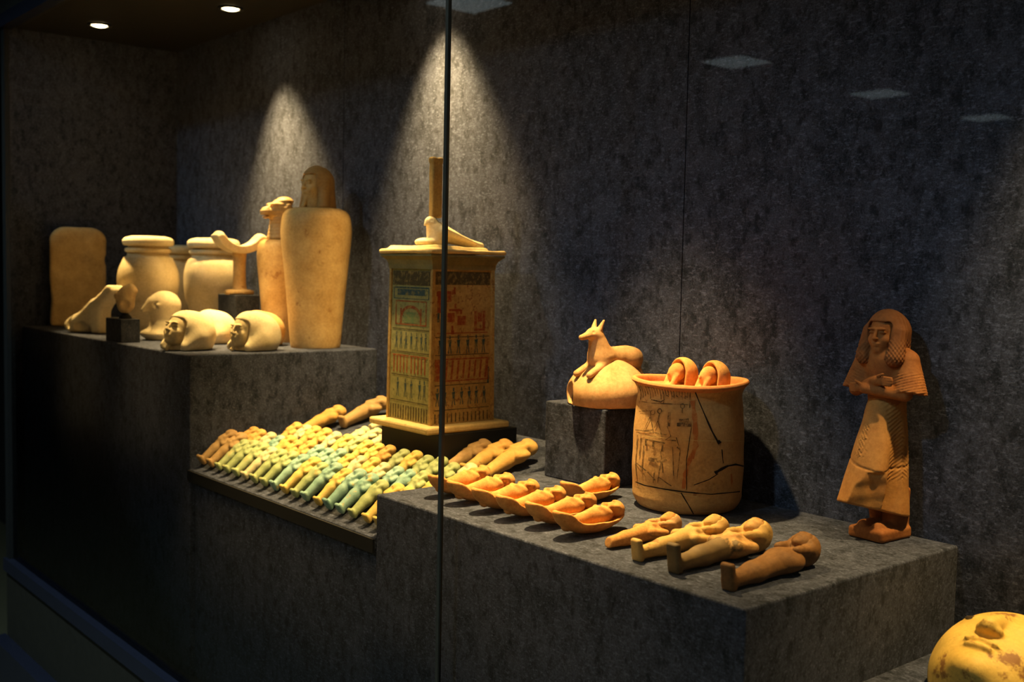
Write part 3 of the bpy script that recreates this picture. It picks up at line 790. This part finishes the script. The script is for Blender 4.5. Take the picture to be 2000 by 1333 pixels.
SCOL = {
    'blue-green': stone('blue_green_glaze', (.15, .31, .28), (.32, .50, .44), 2.2, .5, spot=(.50, .40, .16), spot_at=.6, fine=14, bs=.6),
    'pale green': stone('pale_green_glaze', (.26, .33, .14), (.42, .48, .24), 2.2, .5, spot=(.50, .40, .16), spot_at=.6, fine=14, bs=.6),
    'yellow': stone('yellow_glaze', (.55, .38, .09), (.72, .52, .16), 2.4, .65, spot=(.34, .2, .07), spot_at=.64, fine=14, bs=.6),
    'cream': stone('cream_glaze', (.48, .43, .24), (.66, .60, .38), 2.2, .5, spot=(.50, .40, .16), spot_at=.6, fine=14, bs=.6),
    'orange': stone('orange_clay', (.58, .32, .08), (.72, .44, .14), 2.4, .65, spot=(.34, .2, .07), spot_at=.64, fine=14, bs=.6),
    'brown': stone('brown_clay', (.34, .20, .08), (.50, .32, .14), 2.4, .65, spot=(.34, .2, .07), spot_at=.64, fine=14, bs=.6),
}
rowname = ['front row', 'second row', 'third row']
def put_shabti(me, colr, x, y, z, Lm, label, group, pitch=PITCH, rz=0, roll=0):
    o = bpy.data.objects.new('shabti', me); link(o)
    o.location = M((x, y, z)); o.scale = (Lm, Lm, Lm)
    o.rotation_euler = Euler((pitch, roll, rz), 'XYZ')
    o.material_slots[0].link = 'OBJECT'; o.material_slots[0].material = SCOL[colr]
    tag(o, label, 'shabti', group); return o
rs = random.Random(11)
ORD = 'first second third fourth fifth sixth seventh eighth ninth tenth eleventh twelfth thirteenth fourteenth fifteenth sixteenth seventeenth eighteenth'.split()
front_cols = ['brown', 'brown', 'pale green', 'pale green', 'pale green', 'cream', 'pale green', 'pale green', 'blue-green', 'yellow', 'pale green', 'blue-green', 'yellow', 'blue-green', 'blue-green', 'pale green', 'yellow', 'yellow']
n = len(front_cols)
for r in range(3):
    y, z = rowstart(r)
    for i in range(n):
        x = x0 + .020 + (x1 - x0 - .040) * (i + (.5 if r == 1 else 0) * 0) / (n - 1) + rs.uniform(-.003, .003)
        if r == 0: c = front_cols[i]
        elif r == 1: c = rs.choice(['yellow', 'orange', 'cream', 'pale green', 'pale green', 'blue-green']) if i < 11 else rs.choice(['blue-green', 'blue-green', 'pale green', 'cream', 'yellow'])
        else: c = rs.choice(['cream', 'cream', 'pale green', 'pale green', 'yellow', 'orange'])
        if r == 2 and i < 2: continue
        me = SM[rs.choice([0, 0, 1, 2])]
        if r == 0 and i < 2: Lm = .128
        else: Lm = (.116 if r == 0 else .108) * rs.uniform(.95, 1.05)
        lb = 'small %s shabti lying in the %s of the sloping tray' % (c, rowname[r]) if r else 'small %s shabti, %s from the tall plinth in the front row of the tray' % (c, ORD[i])
        put_shabti(me, c, x, y + .002, z + .0045, Lm, lb,
                   ('%s shabtis in the %s' % (c, rowname[r])) if r else 'shabtis in the front row', PITCH, math.radians(rs.uniform(-4, 4)))
for i in range(n):                                         # short fourth row left of the black block
    x = x0 + .020 + (x1 - x0 - .040) * i / (n - 1) + rs.uniform(-.004, .004)
    if i < 5 or x > SHX - .118: continue
    c = rs.choice(['cream', 'pale green', 'orange', 'cream'])
    y = 1.252 + rs.uniform(0, .004)
    put_shabti(SM[rs.choice([0, 1, 2, 3])], c, x, y, trayz(y) + .0008, .1 * rs.uniform(.9, 1.1), 'small %s shabti in the short back row beside the black block' % c, '%s shabtis of the short back row' % c, TS + .12, math.radians(rs.uniform(-6, 6)))
# bigger brown ones lying on the board behind the rows
def back_shabti(px, Y, Lm, c, mesh, label, pitch=TS, rz=0, x=None):
    zz = trayz(Y); x = atYZ(px, Y, zz)[0] if x is None else x
    return put_shabti(SM[mesh], c, x, Y, zz + .001, Lm, label, None, pitch, rz)
back_shabti(0, 1.258, .155, 'orange', 1, 'larger orange brown shabti lying alone behind the left rows of the tray', TS + .10, 0, -2.252)
back_shabti(668, 1.338, .17, 'brown', 0, 'large brown wooden shabti lying beside the black block on the tray', TS + .08)
back_shabti(715, 1.345, .10, 'cream', 3, 'small broken cream shabti next to the black block', TS)
back_shabti(0, 1.256, .145, 'brown', 0, 'long brown shabti lying on the tray close to the black block', TS + .10, 0, -1.677)
back_shabti(0, 1.262, .155, 'orange', 0, 'long orange clay shabti lying between two long shabtis right of the black block', TS + .10, 0, -1.626)
back_shabti(0, 1.270, .165, 'orange', 0, 'long orange clay shabti with crossed arms lying against the right plinth', TS + .10, 0, -1.573)

# ------------------------------------------------ right plinth
# jackal topped lid
ju = atYZ(1187, 1.408, -.2445); k = ppm(ju)
def dome(P):
    d = ell(P, (0, 0, .012), (.0875, .0875, .092))
    d = smin(d, ell(P, (0, 0, .03), (.088, .088, .05)), .02)
    d = cut(d, ell(P, (0, 0, .0), (.078, .078, .082)), .004)
    d = cut(d, ell(P, (-.042, -.080, .026), (.024, .026, .024)), .004)
    d = smax(d, half(P, (0, 0, 0), (0, 0, -1)), .002)
    a = np.arctan2(P[1], P[0]); d = d + .0012 * np.exp(-((a + 1.15) / .012) ** 2)
    return d + wob(P, 60, .0012)
def jackal(P):
    d = caps(P, (0, -.030, .104), (0, .050, .103), .022, .026)
    d = smin(d, ell(mir(P), (.016, .062, .100), (.016, .026, .024)), .012)
    d = smin(d, caps(P, (0, -.026, .108), (0, -.040, .150), .028, .018), .014)
    d = smin(d, ell(P, (0, -.048, .158), (.0145, .019, .0135)), .006)
    d = smin(d, caps(P, (0, -.060, .155), (0, -.086, .150), .0095, .0058), .006)
    d = smin(d, caps(mir(P), (.009, -.040, .167), (.013, -.032, .186), .0068, .0026), .003)
    d = cut(d, ell(mir(P), (.012, -.060, .162), (.004, .004, .003)), .002)
    d = smin(d, caps(mir(P), (.018, -.03, .092), (.020, -.078, .070), .0095, .0075), .008)
    d = smin(d, caps(P, (.012, .075, .09), (.03, .082, .055), .006, .004), .006)
    return d
t = thing('jackal_lid', 'domed clay lid topped with a crouching jackal on the velvet block', 'lid', M(ju) + Vector((0, 0, .0006)))
sdf('dome', dome, (-.1, -.1, -.002), (.1, .1, .115), .0028, TERRB, t)
sdf('jackal', jackal, (-.05, -.105, .05), (.05, .105, .195), .0022, TERRB, t)

# pottery jar with two moulded figures inside
pu = atYZ(1340, 1.372, ZR); k = ppm(pu)
PH = .268; PR = 107 / k
pot = thing('pottery_jar', 'large cracked buff pottery jar with black ink drawings and a flared rim', 'jar', M(pu) + Vector((0, 0, .0006))); pot.scale = (1, 1, .93)
outer = spline([(PR * .78, 0), (PR * .88, .004), (PR * .97, .022), (PR * .985, .04), (PR * 1.0, .09), (PR * .985, .17), (PR * .955, .215), (PR * .93, .234), (PR * .945, .248), (PR * 1.01, .262), (PR * 1.045, .267)], 6)
inner = [(PR * 1.03, .270), (PR * .97, .266), (PR * .90, .24), (PR * .90, .12), (PR * .88, .03), (PR * .2, .02)]
lathe('body', outer + inner, POTM, pot, 96, lambda r, z, a: (r * (1 + .006 * math.sin(3 * a + 1) + .004 * math.sin(z * 90)), z + .003 * math.sin(2 * a) * z / PH))
lathe('rim', spline([(PR * .985, .2585), (PR * 1.05, .2655), (PR * 1.055, .269), (PR * 1.02, .2735), (PR * .95, .270), (PR * .915, .25)], 5) + [(PR * .9, .235)], POTIN, pot, 96, lambda r, z, a: (r, z + .003 * math.sin(2 * a)))
def pot_r(z):
    for (r0, a), (r1, b) in zip(outer[:-1], outer[1:]):
        if a <= z <= b: return r0 + (r1 - r0) * (z - a) / max(b - a, 1e-6)
    return outer[-1][0]
TH0 = math.atan2(-pu[1], -pu[0])
def pot_pt(px, py, eps=.0012):
    s = max(-.985, min(.985, (px - 1340) / (107.0))); ph = math.asin(s)
    z = (1012 - 22 * (1 - math.cos(ph)) - py) / (k * .93); z = max(.004, min(.262, z))
    a = TH0 + ph; r = pot_r(z) * (1 + .006 * math.sin(3 * a + 1) + .004 * math.sin(z * 90)) + eps
    return Vector((r * math.cos(a), r * math.sin(a), z + .003 * math.sin(2 * a) * z / PH))
def pot_lines(name, lines, wpx, mat, par=None, eps=.0012):
    for li in lines:
        v = []; f = []
        if isinstance(li[0], (int, float)): wl = li[0]; li = li[1:]
        else: wl = wpx
        pts = []
        for (xa, ya), (xb, yb) in zip(li[:-1], li[1:]):
            nseg = max(1, int(math.hypot(xb - xa, yb - ya) / 7))
            pts += [(xa + (xb - xa) * i / nseg, ya + (yb - ya) * i / nseg) for i in range(nseg)]
        pts.append(li[-1]); b = len(v); wl = wl * .8
        for i, (x, y) in enumerate(pts):
            xa, ya = pts[max(i - 1, 0)]; xb, yb = pts[min(i + 1, len(pts) - 1)]
            L = math.hypot(xb - xa, yb - ya) or 1; nx, ny = -(yb - ya) / L * wl / 2, (xb - xa) / L * wl / 2
            jit = .65 + .5 * abs(math.sin(x * .37 + y * .23) + .4 * math.sin(x * 1.1 - y * .9))
            v += [pot_pt(x + nx * jit, y + ny * jit, eps), pot_pt(x - nx * jit, y - ny * jit, eps)]
        for i in range(len(pts) - 1): f.append((b + 2 * i, b + 2 * i + 1, b + 2 * i + 3, b + 2 * i + 2))
        mk(name, v, f, mat, par or pot)
def circ(cx, cy, r, n=9): return [(cx + r * math.cos(i * 2 * math.pi / n), cy + r * 1.1 * math.sin(i * 2 * math.pi / n)) for i in range(n + 1)]
pot_lines('ink_stroke', [[1.6, (1243 + i * 5.2, 764), (1243 + i * 5.2, 792 - (i % 4) * 3)] for i in range(19)] + [[1.6, (1240, 795), (1262, 799), (1290, 800), (1338, 800)], [2, (1240, 768), (1340, 772)]] +
          [[2.2, (1296 + i * 9, 784), (1300 + i * 9, 786)] for i in range(5)] + [circ(1327, 803, 4), [2, (1327, 808), (1327, 816)], [2, (1290, 800), (1290, 778)], [2, (1341, 775), (1341, 806)],
          [2.4, (1265, 793), (1284, 797), (1292, 792)]], 2, INK)
pot_lines('ink_stroke', [[(1244, 815), (1266, 814), (1268, 828), (1274, 850), (1256, 852), (1266, 826)], circ(1271, 817, 4), circ(1284, 814, 4), [(1284, 819), (1282, 832), (1288, 852), (1292, 862)], [(1282, 832), (1276, 846)],
          [6, (1302, 816), (1303, 842)], [(1300, 842), (1308, 860), (1298, 868), (1318, 868)], [9, (1318, 838), (1345, 836)], [6, (1322, 830), (1340, 828)], [(1240, 850), (1262, 853), (1300, 858)], [2, (1245, 860), (1243, 905), (1246, 945)], [2, (1252, 858), (1250, 900)],
          [5, (1262, 868), (1262, 880)], [5, (1276, 872), (1276, 886)], [5, (1293, 876), (1293, 890)], [3, (1260, 868), (1298, 874)], [2, (1258, 880), (1256, 930)], [2, (1290, 890), (1296, 930)], [9, (1268, 905), (1284, 908)], [5, (1284, 910), (1302, 906)],
          [2, (1292, 908), (1286, 950)], [2, (1312, 880), (1316, 940)], [5, (1320, 880), (1326, 884)], [2, (1318, 862), (1326, 886), (1322, 940)], [2.4, (1243, 912), (1268, 930), (1282, 945)], [2, (1288, 938), (1302, 948), (1312, 954)], [3, (1280, 930), (1278, 950)]], 2.2, INK)
pot_lines('red_streak', [[11, (1346, 792), (1352, 830), (1354, 875), (1347, 900)], [9, (1346, 895), (1337, 930), (1334, 958)], [4, (1420, 925), (1424, 950)]], 8, RUST, None, .0009)
pot_lines('crack', [[3.5, (1350, 775), (1362, 800), (1372, 822), (1384, 848), (1394, 866)], [8, (1394, 864), (1398, 869)], [2.2, (1402, 880), (1405, 906)], [2, (1353, 950), (1380, 938), (1396, 926)], [6, (1390, 925), (1402, 917), (1414, 910)], [4, (1412, 911), (1428, 907), (1444, 909)],
          [2.6, (1243, 950), (1262, 956), (1300, 961), (1334, 964), (1385, 966), (1440, 958)], [2.4, (1330, 966), (1344, 988), (1356, 1008)], [1.6, (1345, 842), (1338, 905), (1340, 960)]], 2.4, CRACK, None, .0014)
pot_lines('scratch_line', [[1.6, (1252, 862), (1300, 864), (1360, 866), (1446, 862)], [2.2, (1294, 996), (1330, 1000), (1352, 1001)], [2.2, (1368, 1001), (1400, 999)], [2.2, (1300, 962), (1330, 970), (1360, 972)]], 1.8, BOXT, None, .0010)

# trough shaped moulds with a mummy figure
ML = .175
def trough(P):
    rim = .023 + .027 / (1 + np.exp((P[1] + .058) * 150)) + .006 / (1 + np.exp(-(P[1] - .07) * 150))
    d = ell(P, (0, 0, .050), (.037, .091, .050))
    d = cut(d, ell(P, (0, .004, .058), (.031, .080, .050)), .004)
    d = smax(d, (P[2] - rim) * .8, .005)
    return d + wob(P, 90, .0007)
def mummy(P):
    P = [P[0] / .82, P[1], P[2] + .003]
    d = caps(P, (0, -.062, .024), (0, .0, .031), .011, .0165)
    d = smin(d, ell(P, (0, .022, .031), (.0215, .026, .016)), .012)
    d = smin(d, caps(mir(P), (.018, .030, .036), (.006, .012, .0465), .0055, .0048), .004)
    d = smin(d, ell(P, (0, .058, .040), (.0125, .0145, .0135)), .004)
    d = smin(d, cut(ell(P, (0, .060, .036), (.0175, .0175, .0145)), ell(P, (0, .055, .056), (.0105, .012, .012)), .003), .004)
    d = smin(d, caps(mir(P), (.0125, .052, .043), (.011, .036, .046), .0055, .0045), .004)
    d = smin(d, caps(P, (0, .057, .053), (0, .052, .0535), .0018, .0024), .002)
    return d + wob(P, 140, .0004)
MT = sdf_mesh('trough', trough, (-.045, -.1, -.005), (.045, .105, .065), .0024); MT.materials.append(TERRA)
MM = sdf_mesh('mummy_figure', mummy, (-.03, -.085, .0), (.03, .085, .065), .002); MM.materials.append(TERRA)
def mould(loc, rot, label, sc=1.0, group=None):
    t = thing('shabti_mould', label, 'clay figure', loc, rot, group); t.scale = (sc, sc, sc)
    link(bpy.data.objects.new('trough', MT), t); link(bpy.data.objects.new('mummy_figure', MM), t)
    return t
mpx = [((838, 962), (955, 940)), ((882, 974), (998, 956)), ((930, 990), (1046, 970)), ((975, 1005), (1100, 984)), ((1032, 1020), (1160, 998)), ((1085, 1040), (1215, 1015))]
mlab = ['orange clay trough with a mummy figure, first of the row, next to the shabti tray', 'orange clay trough with a mummy figure, second of the row from the shabti tray', 'orange clay trough with a mummy figure, third of the row from the shabti tray',
        'orange clay trough with a mummy figure, fourth of the row from the shabti tray', 'orange clay trough with a mummy figure, fifth of the row from the shabti tray', 'orange clay trough with a mummy figure, next to the slender lying clay figure']
def between(a, b, z):
    A, B = onZ(*a, z), onZ(*b, z); c = (A + B) / 2; d = B - A
    return c, math.atan2(d[1], d[0]) - math.pi / 2, math.hypot(d[0], d[1]) * S
for (a, b), lb in zip(mpx, mlab):
    c, rz, L = between((a[0] + 4, a[1] + 14), (b[0] + 4, b[1] + 14), ZR)
    mould(M(c) + Vector((0, 0, .0008)), (0, 0, max(-.2, min(.2, rz))), lb)
def cradle(P):                                             # upright hooded trough
    d = caps(P, (0, 0, -.224), (0, 0, 0), .033, .033)
    d = cut(d, caps(P, (0, -.014, -.3), (0, -.014, -.002), .0275, .0275), .003)
    d = smax(d, half(P, (0, -.012, 0), (0, -1, 0)), .004)
    return d + wob(P, 90, .0006)
def cradle_fig(P):
    d = caps(P, (0, -.004, -.12), (0, -.014, -.042), .020, .022)
    d = smin(d, ell(P, (0, -.020, -.040), (.027, .020, .022)), .01)
    d = smin(d, caps(mir(P), (.024, -.024, -.045), (.004, -.041, -.055), .007, .006), .004)
    d = smin(d, ell(P, (0, -.018, -.002), (.0125, .0135, .0155)), .004)
    d = smin(d, cut(ell(P, (0, -.012, .002), (.0175, .0165, .0185)), ell(P, (0, -.034, -.004), (.0110, .012, .0135)), .003), .004)
    d = smin(d, caps(mir(P), (.0125, -.020, -.006), (.012, -.031, -.030), .006, .005), .004)
    d = smin(d, caps(P, (0, -.031, .002), (0, -.0335, -.004), .0018, .0024), .002)
    return d + wob(P, 140, .0004)
CRM = sdf_mesh('trough', cradle, (-.04, -.045, -.265), (.04, .04, .04), .0024); CRM.materials.append(TERRA)
CRF = sdf_mesh('mummy_figure', cradle_fig, (-.04, -.06, -.145), (.04, .02, .03), .002); CRF.materials.append(TERRA)
c, rz, L = between((1098, 990), (1214, 968), ZR)
mould(M(c) + Vector((0, 0, .0008)), (0, 0, .06), 'orange clay trough with a mummy figure lying alone behind the row, beside the pottery jar')
for px, dy, lb in ((1332, -.012, 'clay trough with a mummy figure propped inside the pottery jar beside the other one'), (1394, .012, 'clay trough with a mummy figure propped in the pottery jar near its cracked side')):
    b = atYZ(px, pu[1] + .012, ZR + (.262) / S)
    t = thing('shabti_mould', lb, 'clay figure', M(b), (math.radians(-5), 0, math.radians(-16)))
    link(bpy.data.objects.new('trough', CRM), t); link(bpy.data.objects.new('mummy_figure', CRF), t)

# four plain figures lying in front
def fig_sdf(foot=1.0, plump=1.0, arms=1, head=1.0, cutfoot=False):
    def f(P):
        Q = mir(P); X = [P[0] / plump, P[1], P[2]]
        d = caps(X, (0, .07, .070), (0, .30, .082), .060, .078)
        d = smin(d, caps(X, (0, .30, .082), (0, .58, .105), .078, .103), .05)
        d = smin(d, ell(X, (0, .655, .105), (.150, .125, .098)), .05)
        if not cutfoot: d = smin(d, rbox(rotP(P, 'x', .12, (0, .03, 0)), (0, .034, .10), (.058, .026, .108 * foot), .024), .035)
        if arms:
            d = smin(d, caps(P, (.115, .55, .145), (-.055, .635, .195), .036, .028), .015)
            d = smin(d, caps(P, (-.115, .55, .145), (.055, .615, .190), .036, .028), .015)
            d = smin(d, caps(Q, (.14, .70, .10), (.125, .55, .13), .045, .038), .02)
            for sg in (-1, 1):
                for i in range(3): d = smin(d, caps(P, (sg * .05, .655 - i * .02, .205), (sg * .085, .662 - i * .02, .185), .010, .008), .004)
        d = smin(d, caps(P, (0, .72, .12), (0, .86, .15), .055, .055), .03)
        d = smin(d, ell(P, (0, .890, .185), (.090 * head, .100, .104)), .02)
        d = smin(d, ell(P, (0, .80, .225), (.035, .03, .03)), .03)
        d = smin(d, caps(P, (0, .910, .272), (0, .875, .282), .010, .016), .02)
        d = smax(d, -ell(Q, (.036, .910, .294), (.022, .014, .014)), .012)
        d = smin(d, ell(Q, (.036, .910, .276), (.018, .010, .010)), .004)
        d = smin(d, ell(P, (0, .842, .270), (.026, .008, .012)), .008)
        if cutfoot: d = smax(d, half(P, (0, .06, 0), (0, -1, .2)), .012)
        return smax(d, half(P, (0, 0, 0), (0, 0, -1)), .01)
    return f
def fig_wig(P, hd):
    Q = mir(P)
    d = ell(P, (0, .905, .150), (.124 * hd, .112, .135))
    d = smin(d, caps(P, (0, .88, .10), (0, .74, .09), .10, .085), .04)
    d = smin(d, caps(Q, (.082 * hd, .86, .165), (.078 * hd, .70, .190), .042, .036), .03)
    d = smax(d, -ell(P, (0, .868, .300), (.076 * hd, .092, .11)), .015)
    return smax(d + .0022 * np.sin(P[1] * 100), half(P, (0, 0, .003), (0, 0, -1)), .006)
def lying(a, b, label, bodymat, wigmat, kw, sc=1.0, roll=0):
    A, B = onZ(*a, ZR), onZ(*b, ZR); d = B - A; L = math.hypot(d[0], d[1]) * S * sc
    t = thing('lying_figure', label, 'figurine', M(A) + Vector((0, 0, .0006)), (0, roll, math.atan2(d[1], d[0]) - math.pi / 2)); t.scale = (L * .86, L, L * .82)
    sdf('body', fig_sdf(**kw), B0, B1, .0095, bodymat, t)
    hd = kw.get('head', 1.0)
    sdf('wig', lambda P: fig_wig(P, hd), (-.2, .60, -.01), (.2, 1.05, .33), .009, wigmat, t)
    return t
lying((1176, 1076), (1322, 1046), 'slender orange clay figure with a cut off end lying next to the troughs', TERRA, TERRB, dict(cutfoot=True, plump=.95), 1.0)
lying((1240, 1098), (1412, 1060), 'thin yellow wooden figure with upturned feet lying between the orange and the grey brown figures', WOODY, WOODY, dict(foot=1.0, plump=.9))
# two-tone body paint for the third figure
m3, nt3, N3, L3, b3 = newmat('grey_and_ochre_wood')
tc3 = N3.new('ShaderNodeTexCoord').outputs['Object']; sp = N3.new('ShaderNodeSeparateXYZ'); L3.new(tc3, sp.inputs[0])
nn = noise(nt3, tc3, 9, 5, .65); ma = N3.new('ShaderNodeMath'); ma.operation = 'MULTIPLY_ADD'; L3.new(nn, ma.inputs[0]); ma.inputs[1].default_value = .35; L3.new(sp.outputs[1], ma.inputs[2])
c3 = mix(nt3, ramp(nt3, ma.outputs[0], [(.68, (0, 0, 0)), (.72, (1, 1, 1))]), ramp(nt3, noise(nt3, tc3, 7, 5), [(.3, (.10, .06, .022)), (.7, (.23, .145, .055))]), ramp(nt3, noise(nt3, tc3, 12, 5), [(.35, (.40, .19, .05)), (.6, (.62, .36, .12))]))
L3.new(c3, b3.inputs['Base Color']); b3.inputs['Roughness'].default_value = .7
lying((1312, 1122), (1492, 1074), 'thick grey brown wooden figure with ochre chest and big foot block lying between two others', m3, WOODY, dict(foot=1.35, plump=1.05, head=1.05))
lying((1418, 1156), (1584, 1102), 'plump reddish brown wooden figure with a smooth wig lying at the plinth corner', WOODB, WOODB, dict(foot=1.1, plump=1.12, arms=0, head=1.05))

# standing statuette
stu = atYZ(1718, 1.447, ZR); k = ppm(stu)
st = thing('statuette', 'reddish stone statuette with long wig, pleated sleeves and flaring broken skirt', 'statuette', M(stu) + Vector((0, 0, .0006)), (0, 0, math.radians(-3)))
HH = .073; HC = (0, -.012, .364)
def st_body(P):
    Q = mir(P)
    d = caps(P, (0, 0, .24), (0, .004, .318), .030, .037)
    d = smin(d, ell(P, (0, .002, .318), (.050, .028, .026)), .02)
    # flaring pleated sleeves
    sl = caps(Q, (.042, .0, .318), (.050, -.006, .262), .019, .030)
    sl = smax(sl, half(P, (0, 0, .262), (0, -.15, -1)), .003)
    sl = smax(sl, -ell(Q, (.050, -.012, .252), (.021, .022, .02)), .003)
    st_ = np.sin((P[2] * 1.0 - Q[0] * .35) * 1250) * .0007 * (P[2] < .30)
    d = smin(d, sl + st_, .010)
    # crossed forearms and hands
    d = smin(d, caps(P, (.050, -.018, .262), (-.012, -.044, .268), .0125, .0095), .004)
    d = smin(d, caps(P, (-.050, -.016, .262), (.008, -.040, .283), .0125, .0095), .004)
    for (hx, hz, s) in ((-.024, .268, -1), (.019, .284, 1)):
        hand = ell(P, (hx, -.043, hz), (.012, .007, .0085))
        for i in range(4): hand = smin(hand, caps(P, (hx + s * .006, -.047, hz + .0065 - i * .0042), (hx + s * (.021 - abs(i - 1.3) * .0016), -.043, hz + .006 - i * .0042), .0026, .0022), .0012)
        hand = smin(hand, caps(P, (hx - s * .004, -.049, hz + .008), (hx + s * .006, -.049, hz + .0125), .0028, .0022), .0015)
        d = smin(d, hand, .003)
    d = smin(d, face_sdf(scaleP(P, HC, HH)) * HH, .004)
    d = smin(d, caps(P, (0, .0, .318), (0, -.006, .345), .022, .02), .01)
    return d
def st_wig(P):
    Q = scaleP(P, HC, HH)
    d = wig_sdf(Q, -.55, .56, .50, False)
    d = smin(d, caps(mir(Q), (.40, .0, .05), (.40, -.14, -.55), .17, .24), .1)
    d = smin(d, caps(Q, (0, .28, 0), (0, .30, -.60), .40, .40), .1)
    d = smax(d, -ell(Q, (0, -.56, -.26), (.345, .52, .53)), .03)
    d = smax(d, half(Q, (0, 0, -.76), (0, 0, -1)), .04)
    low = 1 / (1 + np.exp((Q[2] + .18) * 16))
    d = d + low * .016 * np.sin(Q[2] * 52) * np.sin((Q[0] * 1.2 + Q[1]) * 46) + .006 * (1 - low) * np.sin((Q[1] - Q[2] * .3) * 60)
    return d * HH
def st_skirt(P):
    d = caps([P[0], P[1] * 1.0, P[2]], (0, .006, .242), (0, .008, .03), .032, .046)
    ap = caps(P, (0, -.020, .232), (0, -.062, .062), .018, .030)
    ap = smin(ap, caps(mir(P), (.008, -.020, .22), (.026, -.062, .065), .016, .020), .01)
    d = smin(d, ap, .018)
    d = smax(d, half(P, (0, 0, .046), (0, -.25, -1)), .003)
    d = smax(d, (half(P, (-.012, -.084, .046), (.74, -.67, -.14)) + wob(P, 160, .0016)) + 10 * np.maximum(P[2] - .125, 0) * -1, .0015)     # broken away corner
    pl_ = np.sin((P[2] + np.abs(P[1]) * .6) * 900) * .0006 * (P[1] > -.03) * (P[2] > .11)
    a = P[2] - .140 + P[0] * .25 - P[1] * .1; d = d + .0016 * np.exp(-(a / .0018) ** 2)
    gl = np.exp(-((P[0] + .004) / .010) ** 2) * (P[1] < -.02) * (P[2] > .15) * (P[2] < .205)
    d = d + pl_ + gl * .0010 * np.sign(np.sin(P[2] * 620) * np.sin(P[0] * 900 + P[2] * 300))
    return d + wob(P, 70, .0008)
def st_base(P):
    d = rbox(P, (0, .0, .010), (.036, .046, .011), .006)
    d = smin(d, caps(mir(P), (.014, .022, .02), (.015, -.030, .022), .012, .010), .006)
    d = smin(d, caps(mir(P), (.014, .016, .02), (.014, .012, .06), .014, .018), .006)
    d = smin(d, rbox(P, (0, .034, .045), (.03, .014, .045), .006), .006)
    return smax(d + wob(P, 120, .0006), half(P, (0, 0, 0), (0, 0, -1)), .001)
sdf('torso', st_body, (-.11, -.085, .225), (.11, .05, .405), .0017, REDST, st)
sdf('wig', st_wig, (-.06, -.075, .285), (.06, .06, .425), .0013, WIGM, st)
sdf('skirt', st_skirt, (-.075, -.11, .02), (.075, .075, .27), .0019, REDLT, st)
sdf('base', st_base, (-.06, -.06, -.002), (.06, .06, .11), .002, REDST, st)

# gilded mask on the low shelf
mu = onZ(1958, 1310, ZS); mu = np.array([-.618, 1.343, ZS])
mk_ = thing('gilded_mask', 'yellow gilded face mask with flaked brown patches lying face up on the low shelf', 'mask', M(mu) + Vector((0, 0, .001)))
MS = .225
def mask_local(P): return rotP(scaleP(P, (0, .015, .034), MS), 'x', math.radians(-72))
def mask_sdf(P):
    Q = mask_local(P)
    d = face_sdf([Q[0] * .88, Q[1], Q[2]], False, False)
    d = smin(d, ell(Q, (0, .02, -.02), (.465, .392, .50)), .05)
    d = smin(d, ell(Q, (0, -.02, -.30), (.30, .30, .20)), .08)
    d = smin(d, caps(Q, (0, -.345, .12), (0, -.430, -.10), .038, .056), .04)
    d = smin(d, ell(mir(Q), (.055, -.40, -.105), (.04, .035, .032)), .02)
    d = smin(d, ell(Q, (0, -.372, -.222), (.125, .036, .026)), .012); d = smin(d, ell(Q, (0, -.366, -.275), (.10, .036, .026)), .012)
    d = d * MS
    d = smax(d, half(P, (0, 0, 0), (0, 0, -1)), .004)
    return d + wob(P, 45, .0010)
mo = sdf('mask_shell', mask_sdf, (-.14, -.16, -.003), (.14, .2, .21), .003, GILD, mk_)
def eye_sdf(s):
    def f(P):
        Q = mask_local(P)
        return (ell(Q, (s * .165, -.334, .045), (.088, .022, .036))) * MS
    return f
for s in (-1, 1): sdf('inlaid_eye', eye_sdf(s), (-.14, -.16, 0), (.14, .2, .21), .0025, plain('dark_eye', (.05, .035, .02), .4), mo)
